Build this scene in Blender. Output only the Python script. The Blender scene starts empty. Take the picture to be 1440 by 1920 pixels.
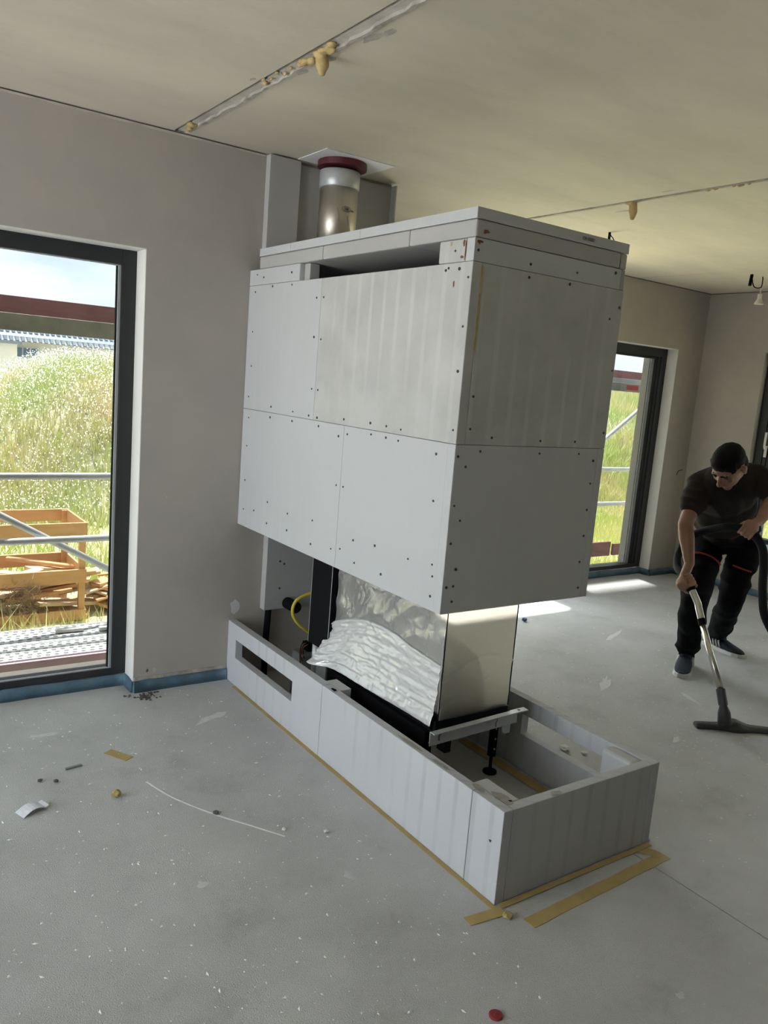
import bpy, bmesh, math, random
import numpy as np
from mathutils import Vector, Matrix, noise
random.seed(4)
SC = bpy.context.scene
COL = SC.collection
PI = math.pi
# ------------------------------------------------------------------ camera, sky, sun, exposure
cam_d = bpy.data.cameras.new('camera'); cam = bpy.data.objects.new('camera', cam_d); COL.objects.link(cam)
cam_d.sensor_fit = 'VERTICAL'; cam_d.sensor_height = 36.0; cam_d.lens = 1501.16/1920*36.0
cam_d.clip_start = .05; cam_d.clip_end = 500
R_ = Vector((0.8210506, -0.56522205, 0.07999968)); U_ = Vector((0.02643718, 0.17763851, 0.98374063)); F_ = Vector((0.57024292, 0.80558587, -0.16079308))
cam.matrix_world = Matrix(((R_.x, U_.x, -F_.x, -1.9749), (R_.y, U_.y, -F_.y, -3.6669), (R_.z, U_.z, -F_.z, 1.5854), (0, 0, 0, 1)))
SC.camera = cam
w = bpy.data.worlds.new('sky'); SC.world = w; w.use_nodes = True
nt = w.node_tree; nt.nodes.clear()
def N(nt, t, **k):
    n = nt.nodes.new(t)
    for a, b in k.items(): setattr(n, a, b)
    return n
wo = N(nt, 'ShaderNodeOutputWorld'); bg = N(nt, 'ShaderNodeBackground'); tc = N(nt, 'ShaderNodeTexCoord')
mp = N(nt, 'ShaderNodeMapping'); mp.inputs['Scale'].default_value = (1, 1, 3.2)
cn = N(nt, 'ShaderNodeTexNoise'); cn.inputs['Scale'].default_value = 3.0; cn.inputs['Detail'].default_value = 7; cn.inputs['Roughness'].default_value = .55
cr = N(nt, 'ShaderNodeValToRGB'); cr.color_ramp.elements[0].position = .38; cr.color_ramp.elements[1].position = .62
cr.color_ramp.elements[0].color = (.56, .66, .74, 1); cr.color_ramp.elements[1].color = (.90, .94, .97, 1)
nt.links.new(tc.outputs['Generated'], mp.inputs['Vector']); nt.links.new(mp.outputs[0], cn.inputs['Vector'])
nt.links.new(cn.outputs['Fac'], cr.inputs['Fac']); nt.links.new(cr.outputs['Color'], bg.inputs['Color'])
bg.inputs['Strength'].default_value = 3.6
nt.links.new(bg.outputs[0], wo.inputs['Surface'])
sl = bpy.data.lights.new('sun', 'SUN'); sl.energy = 22.0; sl.angle = math.radians(3); sl.color = (1, .97, .93)
so = bpy.data.objects.new('sun', sl); COL.objects.link(so)
so.rotation_euler = Vector((-.08, -.36, -.93)).to_track_quat('-Z', 'Y').to_euler()
SC.view_settings.view_transform = 'Standard'; SC.view_settings.look = 'None'; SC.view_settings.gamma = 1
SC.view_settings.use_curve_mapping = False
SC.view_settings.exposure = 0.98

# ------------------------------------------------------------------ materials
def mat(name, col, rough=.8, metal=0, var=0, vscale=3, col2=None, bump=0, bscale=60, stripes=0, speck=0, trans=0, spec=None, stain=0, stainscale=1.5, stretch=None):
    m = bpy.data.materials.new(name); m.use_nodes = True; t = m.node_tree
    b = t.nodes['Principled BSDF']; b.inputs['Roughness'].default_value = rough; b.inputs['Metallic'].default_value = metal
    if spec is not None: b.inputs['Specular IOR Level'].default_value = spec
    g = N(t, 'ShaderNodeNewGeometry'); L = t.links.new
    pos = g.outputs['Position']
    if stretch:
        q = N(t, 'ShaderNodeMapping'); q.inputs['Scale'].default_value = stretch; L(pos, q.inputs['Vector']); pos = q.outputs[0]
    cur = None
    def mix(a, c, fac):
        n = N(t, 'ShaderNodeMix', data_type='RGBA')
        if isinstance(a, tuple): n.inputs['A'].default_value = a+(1,)
        else: L(a, n.inputs['A'])
        if isinstance(c, tuple): n.inputs['B'].default_value = c+(1,)
        else: L(c, n.inputs['B'])
        L(fac, n.inputs['Factor']); return n.outputs['Result']
    def ramp(src, lo, hi, top=1.0):
        r = N(t, 'ShaderNodeMapRange'); r.inputs['From Min'].default_value = lo; r.inputs['From Max'].default_value = hi
        r.inputs['To Max'].default_value = top; L(src, r.inputs['Value']); return r.outputs[0]
    def noi(scale, detail=5, rgh=.6, vec=None):
        n = N(t, 'ShaderNodeTexNoise'); n.inputs['Scale'].default_value = scale; n.inputs['Detail'].default_value = detail
        n.inputs['Roughness'].default_value = rgh; L(vec or pos, n.inputs['Vector']); return n.outputs['Fac']
    c = tuple(col)
    if var or col2:
        c2 = tuple(col2) if col2 else tuple(x*(1-var) for x in col)
        c = mix(c, c2, ramp(noi(vscale), .35, .68))
    if stain:
        c = mix(c, tuple(x*.72 for x in col), ramp(noi(stainscale, 8, .7), .56, .72, stain))
    if stripes:
        s = N(t, 'ShaderNodeSeparateXYZ'); L(g.outputs['Position'], s.inputs[0])
        ad = N(t, 'ShaderNodeMath', operation='ADD'); L(s.outputs[0], ad.inputs[0]); L(s.outputs[1], ad.inputs[1])
        cb = N(t, 'ShaderNodeCombineXYZ'); L(ad.outputs[0], cb.inputs[0])
        zz = N(t, 'ShaderNodeMath', operation='MULTIPLY'); L(s.outputs[2], zz.inputs[0]); zz.inputs[1].default_value = .04; L(zz.outputs[0], cb.inputs[2])
        wv = N(t, 'ShaderNodeTexWave', wave_type='BANDS', bands_direction='X', wave_profile='SIN')
        wv.inputs['Scale'].default_value = 3.6; wv.inputs['Distortion'].default_value = .9; wv.inputs['Detail'].default_value = 2; wv.inputs['Detail Scale'].default_value = 2
        L(cb.outputs[0], wv.inputs['Vector'])
        st = ramp(wv.outputs['Fac'], .80, .93)
        am = N(t, 'ShaderNodeMath', operation='MULTIPLY'); L(st, am.inputs[0]); L(ramp(noi(2.2, 3), .4, .62, abs(stripes)), am.inputs[1])
        k = .66 if stripes > 0 else 1.14
        c = mix(c, tuple(min(1, x*k) for x in col), am.outputs[0])
    if speck:
        v = noi(38, 3, .7); c = mix(c, (.78, .79, .78), ramp(v, .70, .74, speck))
        v = noi(90, 2, .6); c = mix(c, (.12, .12, .12), ramp(v, .72, .76, speck*.6))
        v = noi(9, 6, .75); c = mix(c, (.74, .75, .74), ramp(v, .64, .72, speck*.55))
    if isinstance(c, tuple): b.inputs['Base Color'].default_value = c+(1,)
    else: L(c, b.inputs['Base Color'])
    if bump:
        bp = N(t, 'ShaderNodeBump'); bp.inputs['Strength'].default_value = bump; bp.inputs['Distance'].default_value = .01
        L(noi(bscale, 4, .65), bp.inputs['Height']); L(bp.outputs[0], b.inputs['Normal'])
    return m
M = {}
M['floor'] = mat('grey screed', (.60, .60, .59), .66, var=.22, vscale=1.6, bump=.7, bscale=260, speck=.9, stain=1.0, stainscale=3.2)
M['wall'] = mat('pale plaster', (.435, .40, .355), .9, col2=(.38, .36, .33), vscale=2.2, bump=.08, bscale=30, stain=.25, stainscale=2)
M['darkwall'] = mat('bounce damping dark wall', (.13, .115, .10), .9, var=.2, vscale=3)  # unseen front wall, made dark to cut bounce onto the casing end
M['reveal'] = mat('white plaster reveal', (.74, .73, .70), .85, var=.05, vscale=4)
M['ceiling'] = mat('raw concrete ceiling', (.66, .605, .49), .85, col2=(.55, .51, .42), vscale=1.4, bump=.15, bscale=25, stain=.35, stainscale=3.0, stretch=(.6, 1.6, 1))
M['joint'] = mat('joint mortar', (.52, .49, .44), .9, col2=(.28, .26, .23), vscale=14, bump=.4, bscale=60)
M['jointp'] = mat('pale joint mortar', (.60, .56, .49), .9, col2=(.42, .39, .34), vscale=9, bump=.3, bscale=60)
M['board'] = mat('pale silicate board', (.50, .51, .515), .85, var=.05, vscale=2, stripes=-.12, bump=.05, bscale=120)
M['board_up'] = mat('marked silicate board', (.50, .50, .485), .85, col2=(.42, .42, .405), vscale=5, stripes=-.6, bump=.06, stain=.35, stainscale=4, bscale=120)
M['board_base'] = mat('striped silicate board', (.50, .51, .53), .85, var=.06, vscale=3, stripes=.45, bump=.08, bscale=90)
M['board_dark'] = mat('grey silicate board', (.42, .415, .405), .85, var=.07, vscale=4, bump=.05, bscale=90)
M['glue'] = mat('grey board adhesive', (.36, .345, .31), .9, var=.25, vscale=30, bump=.3)
M['rust'] = mat('brown adhesive smear', (.20, .085, .045), .8, var=.3, vscale=40)
M['ochre'] = mat('ochre adhesive line', (.48, .37, .16), .8, var=.3, vscale=25)
M['screw'] = mat('dark screw hole', (.03, .03, .03), .6)
M['frame'] = mat('anthracite window frame', (.035, .037, .038), .45, spec=.25, var=.1, vscale=8)
M['bead'] = mat('grey glazing bead', (.30, .31, .32), .4)
M['blue'] = mat('blue edge insulation strip', (.10, .19, .26), .6, col2=(.06, .10, .14), vscale=7, bump=.3, bscale=40)
M['black'] = mat('black steel', (.005, .005, .006), .75, spec=.12)
M['galv'] = mat('galvanised steel', (.52, .54, .55), .4, metal=.4, var=.15, vscale=20)
M['steel'] = mat('brushed stainless flue', (.60, .56, .49), .42, metal=.95, var=.12, vscale=5, stretch=(6, 6, 1))
M['chrome'] = mat('chrome tube', (.62, .60, .56), .25, metal=.9, var=.1, vscale=10)
M['red'] = mat('dark red collar', (.085, .008, .012), .6)
M['reddisc'] = mat('red disc', (.26, .02, .03), .5)
M['white'] = mat('white sheet metal', (.75, .75, .76), .6)
M['film'] = mat('silver protective film', (.66, .655, .62), .22, metal=.72, var=.12, vscale=8, bump=.5, bscale=22)
M['film_end'] = mat('smooth protective film', (.72, .70, .64), .2, metal=.6, var=.06, vscale=6, bump=.10, bscale=14)
M['wrap'] = mat('crumpled white wrap', (.80, .81, .81), .3, metal=.25, bump=.6, bscale=45)
M['innerwrap'] = mat('white bundle', (.74, .74, .72), .6, bump=.4, bscale=20)
M['foam'] = mat('yellow expanding foam', (.56, .42, .19), .7, col2=(.42, .31, .13), vscale=30, bump=.3)
M['tape'] = mat('yellow masking tape', (.45, .34, .13), .7, col2=(.38, .28, .10), vscale=10)
M['hose_y'] = mat('yellow cable', (.62, .50, .05), .5)
M['hose'] = mat('black rubber hose', (.014, .016, .017), .7, spec=.12)
M['nozzle'] = mat('dark grey plastic nozzle', (.05, .052, .055), .6, var=.2, vscale=30)
M['greybox'] = mat('grey plastic box', (.20, .21, .22), .5)
M['copper'] = mat('copper wire', (.35, .16, .10), .5)
M['cloth_shirt'] = mat('dark brown grey cotton', (.036, .031, .031), .95, spec=.12, var=.25, vscale=8, bump=.3, bscale=18)
M['cloth_trouser'] = mat('black work cloth', (.006, .0065, .008), .95, spec=.12, var=.3, vscale=8, bump=.4, bscale=14)
M['redtrim'] = mat('red trim', (.35, .035, .03), .8)
M['skin'] = mat('skin', (.32, .175, .125), .6, col2=(.27, .135, .095), vscale=14, bump=.08, bscale=90)
M['eye'] = mat('shaded eye', (.10, .07, .06), .4)
M['hair'] = mat('black hair', (.006, .0055, .0055), .8, bump=.35, bscale=220, spec=.15)
M['shoe'] = mat('navy suede', (.020, .028, .045), .85, var=.3, vscale=30)
M['sole'] = mat('white rubber sole', (.62, .62, .60), .7)
M['tube'] = mat('galvanised scaffold tube', (.50, .52, .55), .45, metal=.3, var=.15, vscale=12)
M['deck'] = mat('steel scaffold deck', (.42, .425, .43), .6, metal=.1, var=.1, vscale=5)
M['decktrim'] = mat('aluminium deck edge', (.50, .52, .49), .6, var=.3, vscale=9)
M['toe'] = mat('red brown toe board', (.20, .085, .08), .8, col2=(.13, .06, .055), vscale=7, stain=.4, stretch=(1, 4, 6))
M['pink'] = mat('faded pink edge beam', (.50, .33, .40), .7, col2=(.42, .30, .36), vscale=6)
M['redlabel'] = mat('red label', (.55, .05, .06), .6)
M['hole'] = mat('deck slot', (.14, .15, .15), .8)
M['earth'] = mat('sandy meadow ground', (.58, .52, .38), .95, col2=(.42, .44, .22), vscale=1.3, bump=.4, bscale=8)
M['gravel'] = mat('grey gravel', (.36, .36, .37), .95, var=.2, vscale=8, bump=.5, bscale=20)
M['grass'] = mat('meadow grass', (.50, .60, .16), .8, col2=(.74, .66, .34), vscale=1.1)
M['grass2'] = mat('hillside grass', (.48, .60, .24), .8, col2=(.76, .64, .42), vscale=.7)
M['flower'] = mat('white flower heads', (.85, .85, .80), .8)
M['wood'] = mat('fresh sawn timber', (.62, .36, .17), .7, col2=(.52, .28, .12), vscale=5, stretch=(1, 6, 8))
M['wood2'] = mat('light timber offcut', (.66, .50, .34), .75, col2=(.52, .36, .22), vscale=6, stretch=(2, 6, 8))
M['straw'] = mat('dry brown roots', (.32, .21, .13), .9, var=.3, vscale=30)
M['house'] = mat('white render', (.70, .68, .67), .9)
M['roof'] = mat('blue grey roof tile', (.20, .25, .33), .35, var=.2, vscale=3)
M['tile'] = mat('pale blue tile crown', (.42, .47, .56), .4)
M['pane_far'] = mat('far window pane', (.10, .17, .30), .1)
M['paper'] = mat('white printed paper', (.66, .68, .72), .7, var=.15, vscale=60)
M['chip'] = mat('pale board chip', (.62, .62, .60), .85)
M['dust'] = mat('thin plaster dust', (.635, .64, .635), .9, col2=(.58, .585, .58), vscale=40)
M['crumb'] = mat('white dust crumb', (.86, .87, .86), .9)
M['stone'] = mat('dark grit', (.10, .095, .085), .9)
M['bluecap'] = mat('blue plastic', (.02, .05, .22), .5)
M['plastic'] = mat('white and blue plastic film', (.72, .76, .84), .35, col2=(.10, .20, .50), vscale=5)
M['lampw'] = mat('white lamp holder', (.62, .60, .56), .5)
gl = bpy.data.materials.new('tinted window glass'); gl.use_nodes = True; t = gl.node_tree; t.nodes.clear()
o_ = N(t, 'ShaderNodeOutputMaterial'); tr = N(t, 'ShaderNodeBsdfTransparent'); tr.inputs['Color'].default_value = (.445, .455, .45, 1)  # tint added to dim the bright outdoors against the room
gs = N(t, 'ShaderNodeBsdfGlossy'); gs.inputs['Roughness'].default_value = .02; mx = N(t, 'ShaderNodeMixShader'); mx.inputs[0].default_value = .03
t.links.new(tr.outputs[0], mx.inputs[1]); t.links.new(gs.outputs[0], mx.inputs[2]); t.links.new(mx.outputs[0], o_.inputs['Surface'])
M['glass'] = gl

def filmmat(name, col, transp, transl, rough, scale, bs, metal=.55):
    m = bpy.data.materials.new(name); m.use_nodes = True; t = m.node_tree; t.nodes.clear(); L = t.links.new
    out = N(t, 'ShaderNodeOutputMaterial'); a = N(t, 'ShaderNodeBsdfTransparent'); a.inputs['Color'].default_value = (.93, .92, .89, 1)
    b = N(t, 'ShaderNodeBsdfTranslucent'); b.inputs['Color'].default_value = col+(1,); g = N(t, 'ShaderNodeBsdfPrincipled')
    g.inputs['Base Color'].default_value = col+(1,); g.inputs['Metallic'].default_value = metal; g.inputs['Roughness'].default_value = rough
    n = N(t, 'ShaderNodeTexNoise'); n.noise_type = 'RIDGED_MULTIFRACTAL'; n.inputs['Scale'].default_value = scale; n.inputs['Detail'].default_value = 6; n.inputs['Distortion'].default_value = .8
    ge = N(t, 'ShaderNodeNewGeometry'); L(ge.outputs['Position'], n.inputs['Vector']); bp = N(t, 'ShaderNodeBump'); bp.inputs['Strength'].default_value = bs; bp.inputs['Distance'].default_value = .012
    L(n.outputs['Fac'], bp.inputs['Height']); L(bp.outputs[0], g.inputs['Normal']); L(bp.outputs[0], b.inputs['Normal'])
    x = N(t, 'ShaderNodeMixShader'); x.inputs[0].default_value = transl; L(g.outputs[0], x.inputs[1]); L(b.outputs[0], x.inputs[2])
    y = N(t, 'ShaderNodeMixShader'); y.inputs[0].default_value = transp; L(x.outputs[0], y.inputs[1]); L(a.outputs[0], y.inputs[2]); L(y.outputs[0], out.inputs['Surface']); return m
M['film'] = filmmat('silver protective film', (.80, .80, .79), .52, .24, .2, 17, .4)
M['film_end'] = filmmat('smooth protective film', (.97, .95, .89), .58, .92, .25, 5, .12)
M['film_clear'] = filmmat('clear film', (.92, .91, .87), .82, .6, .25, 6, .1)
M['wrap'] = filmmat('crumpled white wrap', (.96, .96, .96), .08, .32, .2, 18, .6, .35)
# ------------------------------------------------------------------ mesh helpers
class MB:
    def __init__(s): s.v = []; s.f = []
    def add(s, v, f):
        o = len(s.v); s.v += [tuple(p) for p in v]; s.f += [tuple(i+o for i in q) for q in f]; return s
    def box(s, x0, x1, y0, y1, z0, z1, jit=0):
        v = [(x, y, z) for z in (z0, z1) for y in (y0, y1) for x in (x0, x1)]
        if jit: v = [tuple(c+random.uniform(-jit, jit) for c in p) for p in v]
        return s.add(v, [(0, 2, 3, 1), (4, 5, 7, 6), (0, 1, 5, 4), (2, 6, 7, 3), (0, 4, 6, 2), (1, 3, 7, 5)])
    def obox(s, c, ax, ay, az, hx, hy, hz):
        c = Vector(c); ax = Vector(ax).normalized(); ay = Vector(ay).normalized(); az = Vector(az).normalized()
        v = [c+ax*hx*i+ay*hy*j+az*hz*k for k in (-1, 1) for j in (-1, 1) for i in (-1, 1)]
        return s.add(v, [(0, 2, 3, 1), (4, 5, 7, 6), (0, 1, 5, 4), (2, 6, 7, 3), (0, 4, 6, 2), (1, 3, 7, 5)])
    def tube(s, pts, r, n=12, caps=True, flat=1.0):
        pts = [Vector(p) for p in pts]; rr = r if isinstance(r, (list, tuple)) else [r]*len(pts)
        ref = None; rings = []
        for i, p in enumerate(pts):
            d = (pts[min(i+1, len(pts)-1)]-pts[max(i-1, 0)]).normalized()
            if ref is None: ref = d.orthogonal().normalized()
            ref = (ref-d*ref.dot(d)).normalized(); b = d.cross(ref)
            rings.append([p+(ref*math.cos(a)*flat+b*math.sin(a))*rr[i] for a in (2*PI*k/n for k in range(n))])
        o = len(s.v)
        for g in rings: s.v += [tuple(q) for q in g]
        for i in range(len(rings)-1):
            for k in range(n):
                s.f.append((o+i*n+k, o+i*n+(k+1) % n, o+(i+1)*n+(k+1) % n, o+(i+1)*n+k))
        if caps:
            s.f.append(tuple(o+k for k in range(n))[::-1]); s.f.append(tuple(o+(len(rings)-1)*n+k for k in range(n)))
        return s
    def ell(s, c, ax, r, nu=20, nv=12):
        """ellipsoid; ax = 3 axis vectors, r = 3 radii"""
        c = Vector(c); A = [Vector(a).normalized() for a in ax]; v = []; f = []
        for j in range(1, nv):
            th = PI*j/nv
            for i in range(nu):
                ph = 2*PI*i/nu
                v.append(c+A[0]*r[0]*math.sin(th)*math.cos(ph)+A[1]*r[1]*math.sin(th)*math.sin(ph)+A[2]*r[2]*math.cos(th))
        for j in range(nv-2):
            for i in range(nu): f.append((j*nu+i, (j+1)*nu+i, (j+1)*nu+(i+1) % nu, j*nu+(i+1) % nu))
        v.append(c+A[2]*r[2]); v.append(c-A[2]*r[2]); a = len(v)-2
        for i in range(nu): f.append((a, i, (i+1) % nu)); f.append((a+1, (nv-2)*nu+(i+1) % nu, (nv-2)*nu+i))
        return s.add(v, f)
    def cap(s, a, b, ra, rb, n=18):
        """round cone"""
        a = Vector(a); b = Vector(b); d = (b-a).normalized(); pts = []; rr = []
        for k in range(1, 6):
            t = PI/2*k/6; pts.append(a-d*ra*math.cos(t)); rr.append(ra*math.sin(t))
        pts.append(a); rr.append(ra); pts.append((a+b)/2); rr.append((ra+rb)/2); pts.append(b); rr.append(rb)
        for k in range(1, 6):
            t = PI/2*k/6; pts.append(b+d*rb*math.sin(t)); rr.append(rb*math.cos(t))
        return s.tube(pts, rr, n)
    def chain(s, pts, rr, n=18):
        for i in range(len(pts)-1): s.cap(pts[i], pts[i+1], rr[i], rr[i+1], n)
        return s
    def mesh(s, name):
        m = bpy.data.meshes.new(name); m.from_pydata(s.v, [], s.f); m.update(); return m
    def build(s, name, material, parent=None, smooth=False, bevel=0, seg=2):
        return obj(name, s.mesh(name), material, parent, smooth, bevel, seg)
def obj(name, me, material, parent=None, smooth=False, bevel=0, seg=2):
    o = bpy.data.objects.new(name, me); COL.objects.link(o)
    if material is not None and not me.materials: me.materials.append(material)
    if smooth: me.polygons.foreach_set('use_smooth', [True]*len(me.polygons))
    if bevel:
        b = o.modifiers.new('bevel', 'BEVEL'); b.width = bevel; b.segments = seg; b.limit_method = 'ANGLE'; b.angle_limit = math.radians(40)
    if parent is not None:
        o.parent = parent; o.matrix_parent_inverse = world_inv(parent)
    return o
def world_mat(o):
    m = o.matrix_basis
    return (world_mat(o.parent) @ o.matrix_parent_inverse @ m) if o.parent else m
def world_inv(o): return world_mat(o).inverted()
def tag(o, label=None, cat=None, group=None, kind=None):
    if label: o['label'] = label
    if cat: o['category'] = cat
    if group: o['group'] = group
    if kind: o['kind'] = kind
    return o
def thing(name, label, cat, loc=(0, 0, 0), group=None):
    o = bpy.data.objects.new(name, None); COL.objects.link(o); o.location = loc; o.empty_display_size = .1
    return tag(o, label, cat, group)
def struct(name, o_or_none=None, loc=(0, 0, 0)):
    o = bpy.data.objects.new(name, None); COL.objects.link(o); o.location = loc; o['kind'] = 'structure'; return o
def bx(name, m, parent, x0, x1, y0, y1, z0, z1, bevel=0, label=None):
    o = MB().box(min(x0, x1), max(x0, x1), min(y0, y1), max(y0, y1), min(z0, z1), max(z0, z1)).build(name, m, parent, bevel=bevel)
    if label: o['label'] = label
    return o
def rest(o):
    """move a top-level mesh's origin to the middle of its base"""
    me = o.data; n = len(me.vertices); a = np.empty(n*3); me.vertices.foreach_get('co', a); a = a.reshape(-1, 3)
    c = np.array([(a[:, 0].min()+a[:, 0].max())/2, (a[:, 1].min()+a[:, 1].max())/2, a[:, 2].min()])
    me.vertices.foreach_set('co', (a-c).ravel()); me.update(); o.location = c; return o
def baked(name, mb, voxel, smooth=4, fac=.6, extra=None):
    """fuse overlapping closed shapes into one continuous surface"""
    me = mb.mesh(name+'_raw'); o = bpy.data.objects.new('tmp', me); COL.objects.link(o)
    r = o.modifiers.new('r', 'REMESH'); r.mode = 'VOXEL'; r.voxel_size = voxel; r.use_smooth_shade = True
    s = o.modifiers.new('s', 'SMOOTH'); s.iterations = smooth; s.factor = fac
    dg = bpy.context.evaluated_depsgraph_get(); dg.update()
    out = bpy.data.meshes.new_from_object(o.evaluated_get(dg)); out.name = name
    bpy.data.objects.remove(o); bpy.data.meshes.remove(me)
    if extra: 
        n = len(out.vertices); a = np.empty(n*3); out.vertices.foreach_get('co', a); a = a.reshape(-1, 3)
        nn = np.empty(n*3); out.vertices.foreach_get('normal', nn); nn = nn.reshape(-1, 3)
        d = np.array([extra(Vector(p)) for p in a]); out.vertices.foreach_set('co', (a+nn*d[:, None]).ravel()); out.update()
    out.materials.clear()
    return out

# ------------------------------------------------------------------ room shell
H = 2.6; XW = -4.3; YS = -6.2; XE = 4.6414; YF = .8487; T = .36
# floor: two fields of screed parted by a narrow joint
fl = struct('floor')
for x0, x1 in ((XW, .3475), (.3525, XE)):
    y1 = .13 if x1 < 1 else .99
    if x1 < 1: bx('screed_field', M['floor'], fl, x0, x1, YS, .13, -.06, 0)
    else: bx('screed_field', M['floor'], fl, x0, x1, YS, .99, -.06, 0)
bx('joint_bed', M['screw'], fl, .34, .36, YS, .13, -.058, -.025)
# ceiling: concrete elements with open joints between
ce = struct('ceiling')
cuts = [XW-.3, -.672, -.628, 1.468, 1.498, 3.62, 3.632, XE+.4]
for i in (0, 2, 4, 6): bx('ceiling_slab', M['ceiling'], ce, cuts[i], cuts[i+1], YS-.3, 1.3, H, H+.2, bevel=.006)
for i in (1, 3, 5):
    g_ = (.014, 0, .009, 0, .003)[i-1]
    bx('joint_fill', M['jointp'], ce, cuts[i]+g_, cuts[i+1]+.0005, YS-.3, 1.3, H+.004, H+.19); bx('joint_shadow_gap', M['joint'], ce, cuts[i]-.0005, cuts[i]+g_, YS-.3, 1.3, H+.03, H+.19)
def ragged(name, x0, w0, y0, y1, z0, z1, n, m, parent, amp):
    mb = MB(); pts = []
    for k in range(n+1):
        y = y0+(y1-y0)*k/n; pts.append((x0+random.uniform(-amp, amp), x0+w0+random.uniform(-amp, amp), y))
    v = []; f = []
    for a, b, y in pts: v += [(a, y, z0), (b, y, z0), (b, y, z1), (a, y, z1)]
    for k in range(n):
        o = 4*k
        for q in range(4): f.append((o+q, o+(q+1) % 4, o+4+(q+1) % 4, o+4+q))
    f.append((0, 3, 2, 1)); f.append(tuple(len(v)-4+q for q in range(4)))
    return mb.add(v, f).build(name, m, parent)
ragged('joint_mortar_lip', -.632, .012, -3.2, -.05, H-.006, H+.004, 70, M['joint'], ce, .005)
ragged('joint_mortar_lip', 1.466, .010, -3.2, .8, H-.004, H+.004, 60, M['joint'], ce, .004)
# walls
def wallpiece(name, parent, *b, m='wall'): return bx(name, M[m], parent, *b)
wb = struct('wall_back')            # behind the window bay at left, ends behind the fireplace
WX0, WX1, WT = -2.0, -.7813, 2.0804
for b in ((XW, WX0, 0, T, -.06, H), (WX1, .5, 0, T, -.06, H), (WX0, WX1, 0, T, WT, H), (WX0, WX1, .2, T, -.06, .05)): wallpiece('wall_panel', wb, *b)
wallpiece('wall_panel', wb, .2, .5, T, YF, -.06, H)
wf = struct('wall_far')
GX0, GX1, GT = 3.12, 4.2819, 2.0735
DX0, DX1 = 1.6, 2.8  # open doorway hidden behind the casing, added to let in daylight
for b in ((.2, DX0, YF, YF+T, -.06, H), (DX0, DX1, YF, YF+T, 2.3, H), (DX1, GX0, YF, YF+T, -.06, H), (GX1, XE+T, YF, YF+T, -.06, H), (GX0, GX1, YF, YF+T, GT, H), (GX0, GX1, YF+.2, YF+T, -.06, .05)): wallpiece('wall_panel', wf, *b)
we = struct('wall_right')
EY1, EY0, EZ = .243, -1.9, .46
OPE = (-2.55, -2.1)  # small unseen opening added for daylight from the right
for b in ((XE, XE+T, EY1, YF, -.06, H), (XE, XE+T, EY0, EY1, 2.085, H), (XE, XE+T, EY0, EY1, -.06, EZ), (XE, XE+T, OPE[1], EY0, -.06, H),
          (XE, XE+T, OPE[0], OPE[1], 2.1, H), (XE, XE+T, YS, OPE[0], -.06, H)): wallpiece('wall_panel', we, *b)
wl = struct('wall_left')
OPW = (-2.9, -.12)  # wide unseen opening added as the main daylight from the left
for b in ((XW-T, XW, OPW[1], T, -.06, H), (XW-T, XW, YS, OPW[0], -.06, H), (XW-T, XW, OPW[0], OPW[1], 2.5, H)): wallpiece('wall_panel', wl, *b)
ws = struct('wall_front'); wallpiece('wall_panel', ws, XW-T, XE+T, YS-T, YS, -.06, H, m='darkwall')
# white reveals, a thin coat on the window soffits and jambs
tr1 = struct('trim_1')
bx('reveal_coat', M['reveal'], tr1, WX1-.003, WX1+.0005, .0005, .125, .05, WT); bx('reveal_coat', M['reveal'], tr1, WX0, WX1, .0005, .125, WT-.003, WT+.0005)
bx('reveal_coat', M['reveal'], tr1, WX0-.0005, WX0+.003, .0005, .125, .05, WT)
tr2 = struct('trim_2')
bx('reveal_coat', M['reveal'], tr2, GX1-.003, GX1+.0005, YF+.0005, .96, .05, GT); bx('reveal_coat', M['reveal'], tr2, GX0, GX1, YF+.0005, .96, GT-.003, GT+.0005)
# blue edge insulation strips along the wall feet
def strip(name, pts, h=.057, th=.012):
    b = struct(name)
    for (x0, y0), (x1, y1) in zip(pts, pts[1:]):
        d = Vector((x1-x0, y1-y0, 0)); L = d.length; d.normalize(); n = Vector((-d.y, d.x, 0)); c = Vector(((x0+x1)/2, (y0+y1)/2, h/2))+n*(-th/2)
        k = max(2, int(L/.06)); mb = MB(); v = []; f = []
        for i in range(k+1):
            p = Vector((x0, y0, 0))+d*(L*i/k); hh = h+random.uniform(-.004, .004); w_ = th+random.uniform(-.002, .004)
            v += [p, p-n*w_, p-n*w_*.8+Vector((0, 0, hh)), p+Vector((0, 0, hh))]
        for i in range(k):
            for q in range(4): f.append((4*i+q, 4*i+(q+1) % 4, 4*i+4+(q+1) % 4, 4*i+4+q))
        f.append((0, 1, 2, 3)); f.append(tuple(4*k+q for q in (3, 2, 1, 0)))
        mb.add(v, f).build('insulation_strip', M['blue'], b, smooth=True)
    return b
strip('baseboard_back', [(WX0, .122), (WX1-.002, .122), (WX1+.001, -.002), (-.302, -.002)])
strip('baseboard_far', [(GX0, .955), (GX1-.002, .955), (GX1+.001, YF-.002), (XE-.002, YF-.002)])
strip('baseboard_right', [(XE-.002, YF-.002), (XE-.002, -2.05)])
bx('plaster_foot', M['joint'], bpy.data.objects['baseboard_back'], WX1+.002, -.302, -.006, .002, .058, .074)
sg = struct('trim_3')
bx('shadow_gap', M['screw'], sg, XW, -.23, -.0012, .001, H-.007, H-.003); bx('shadow_gap', M['screw'], sg, .5, XE, YF-.0012, YF, H-.008, H-.003); bx('shadow_gap', M['screw'], sg, XE-.0012, XE, -3, YF, H-.008, H-.003)
bx('corner_putty', M['jointp'], sg, XW, -.23, -.003, .001, H-.016, H-.0075)
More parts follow.
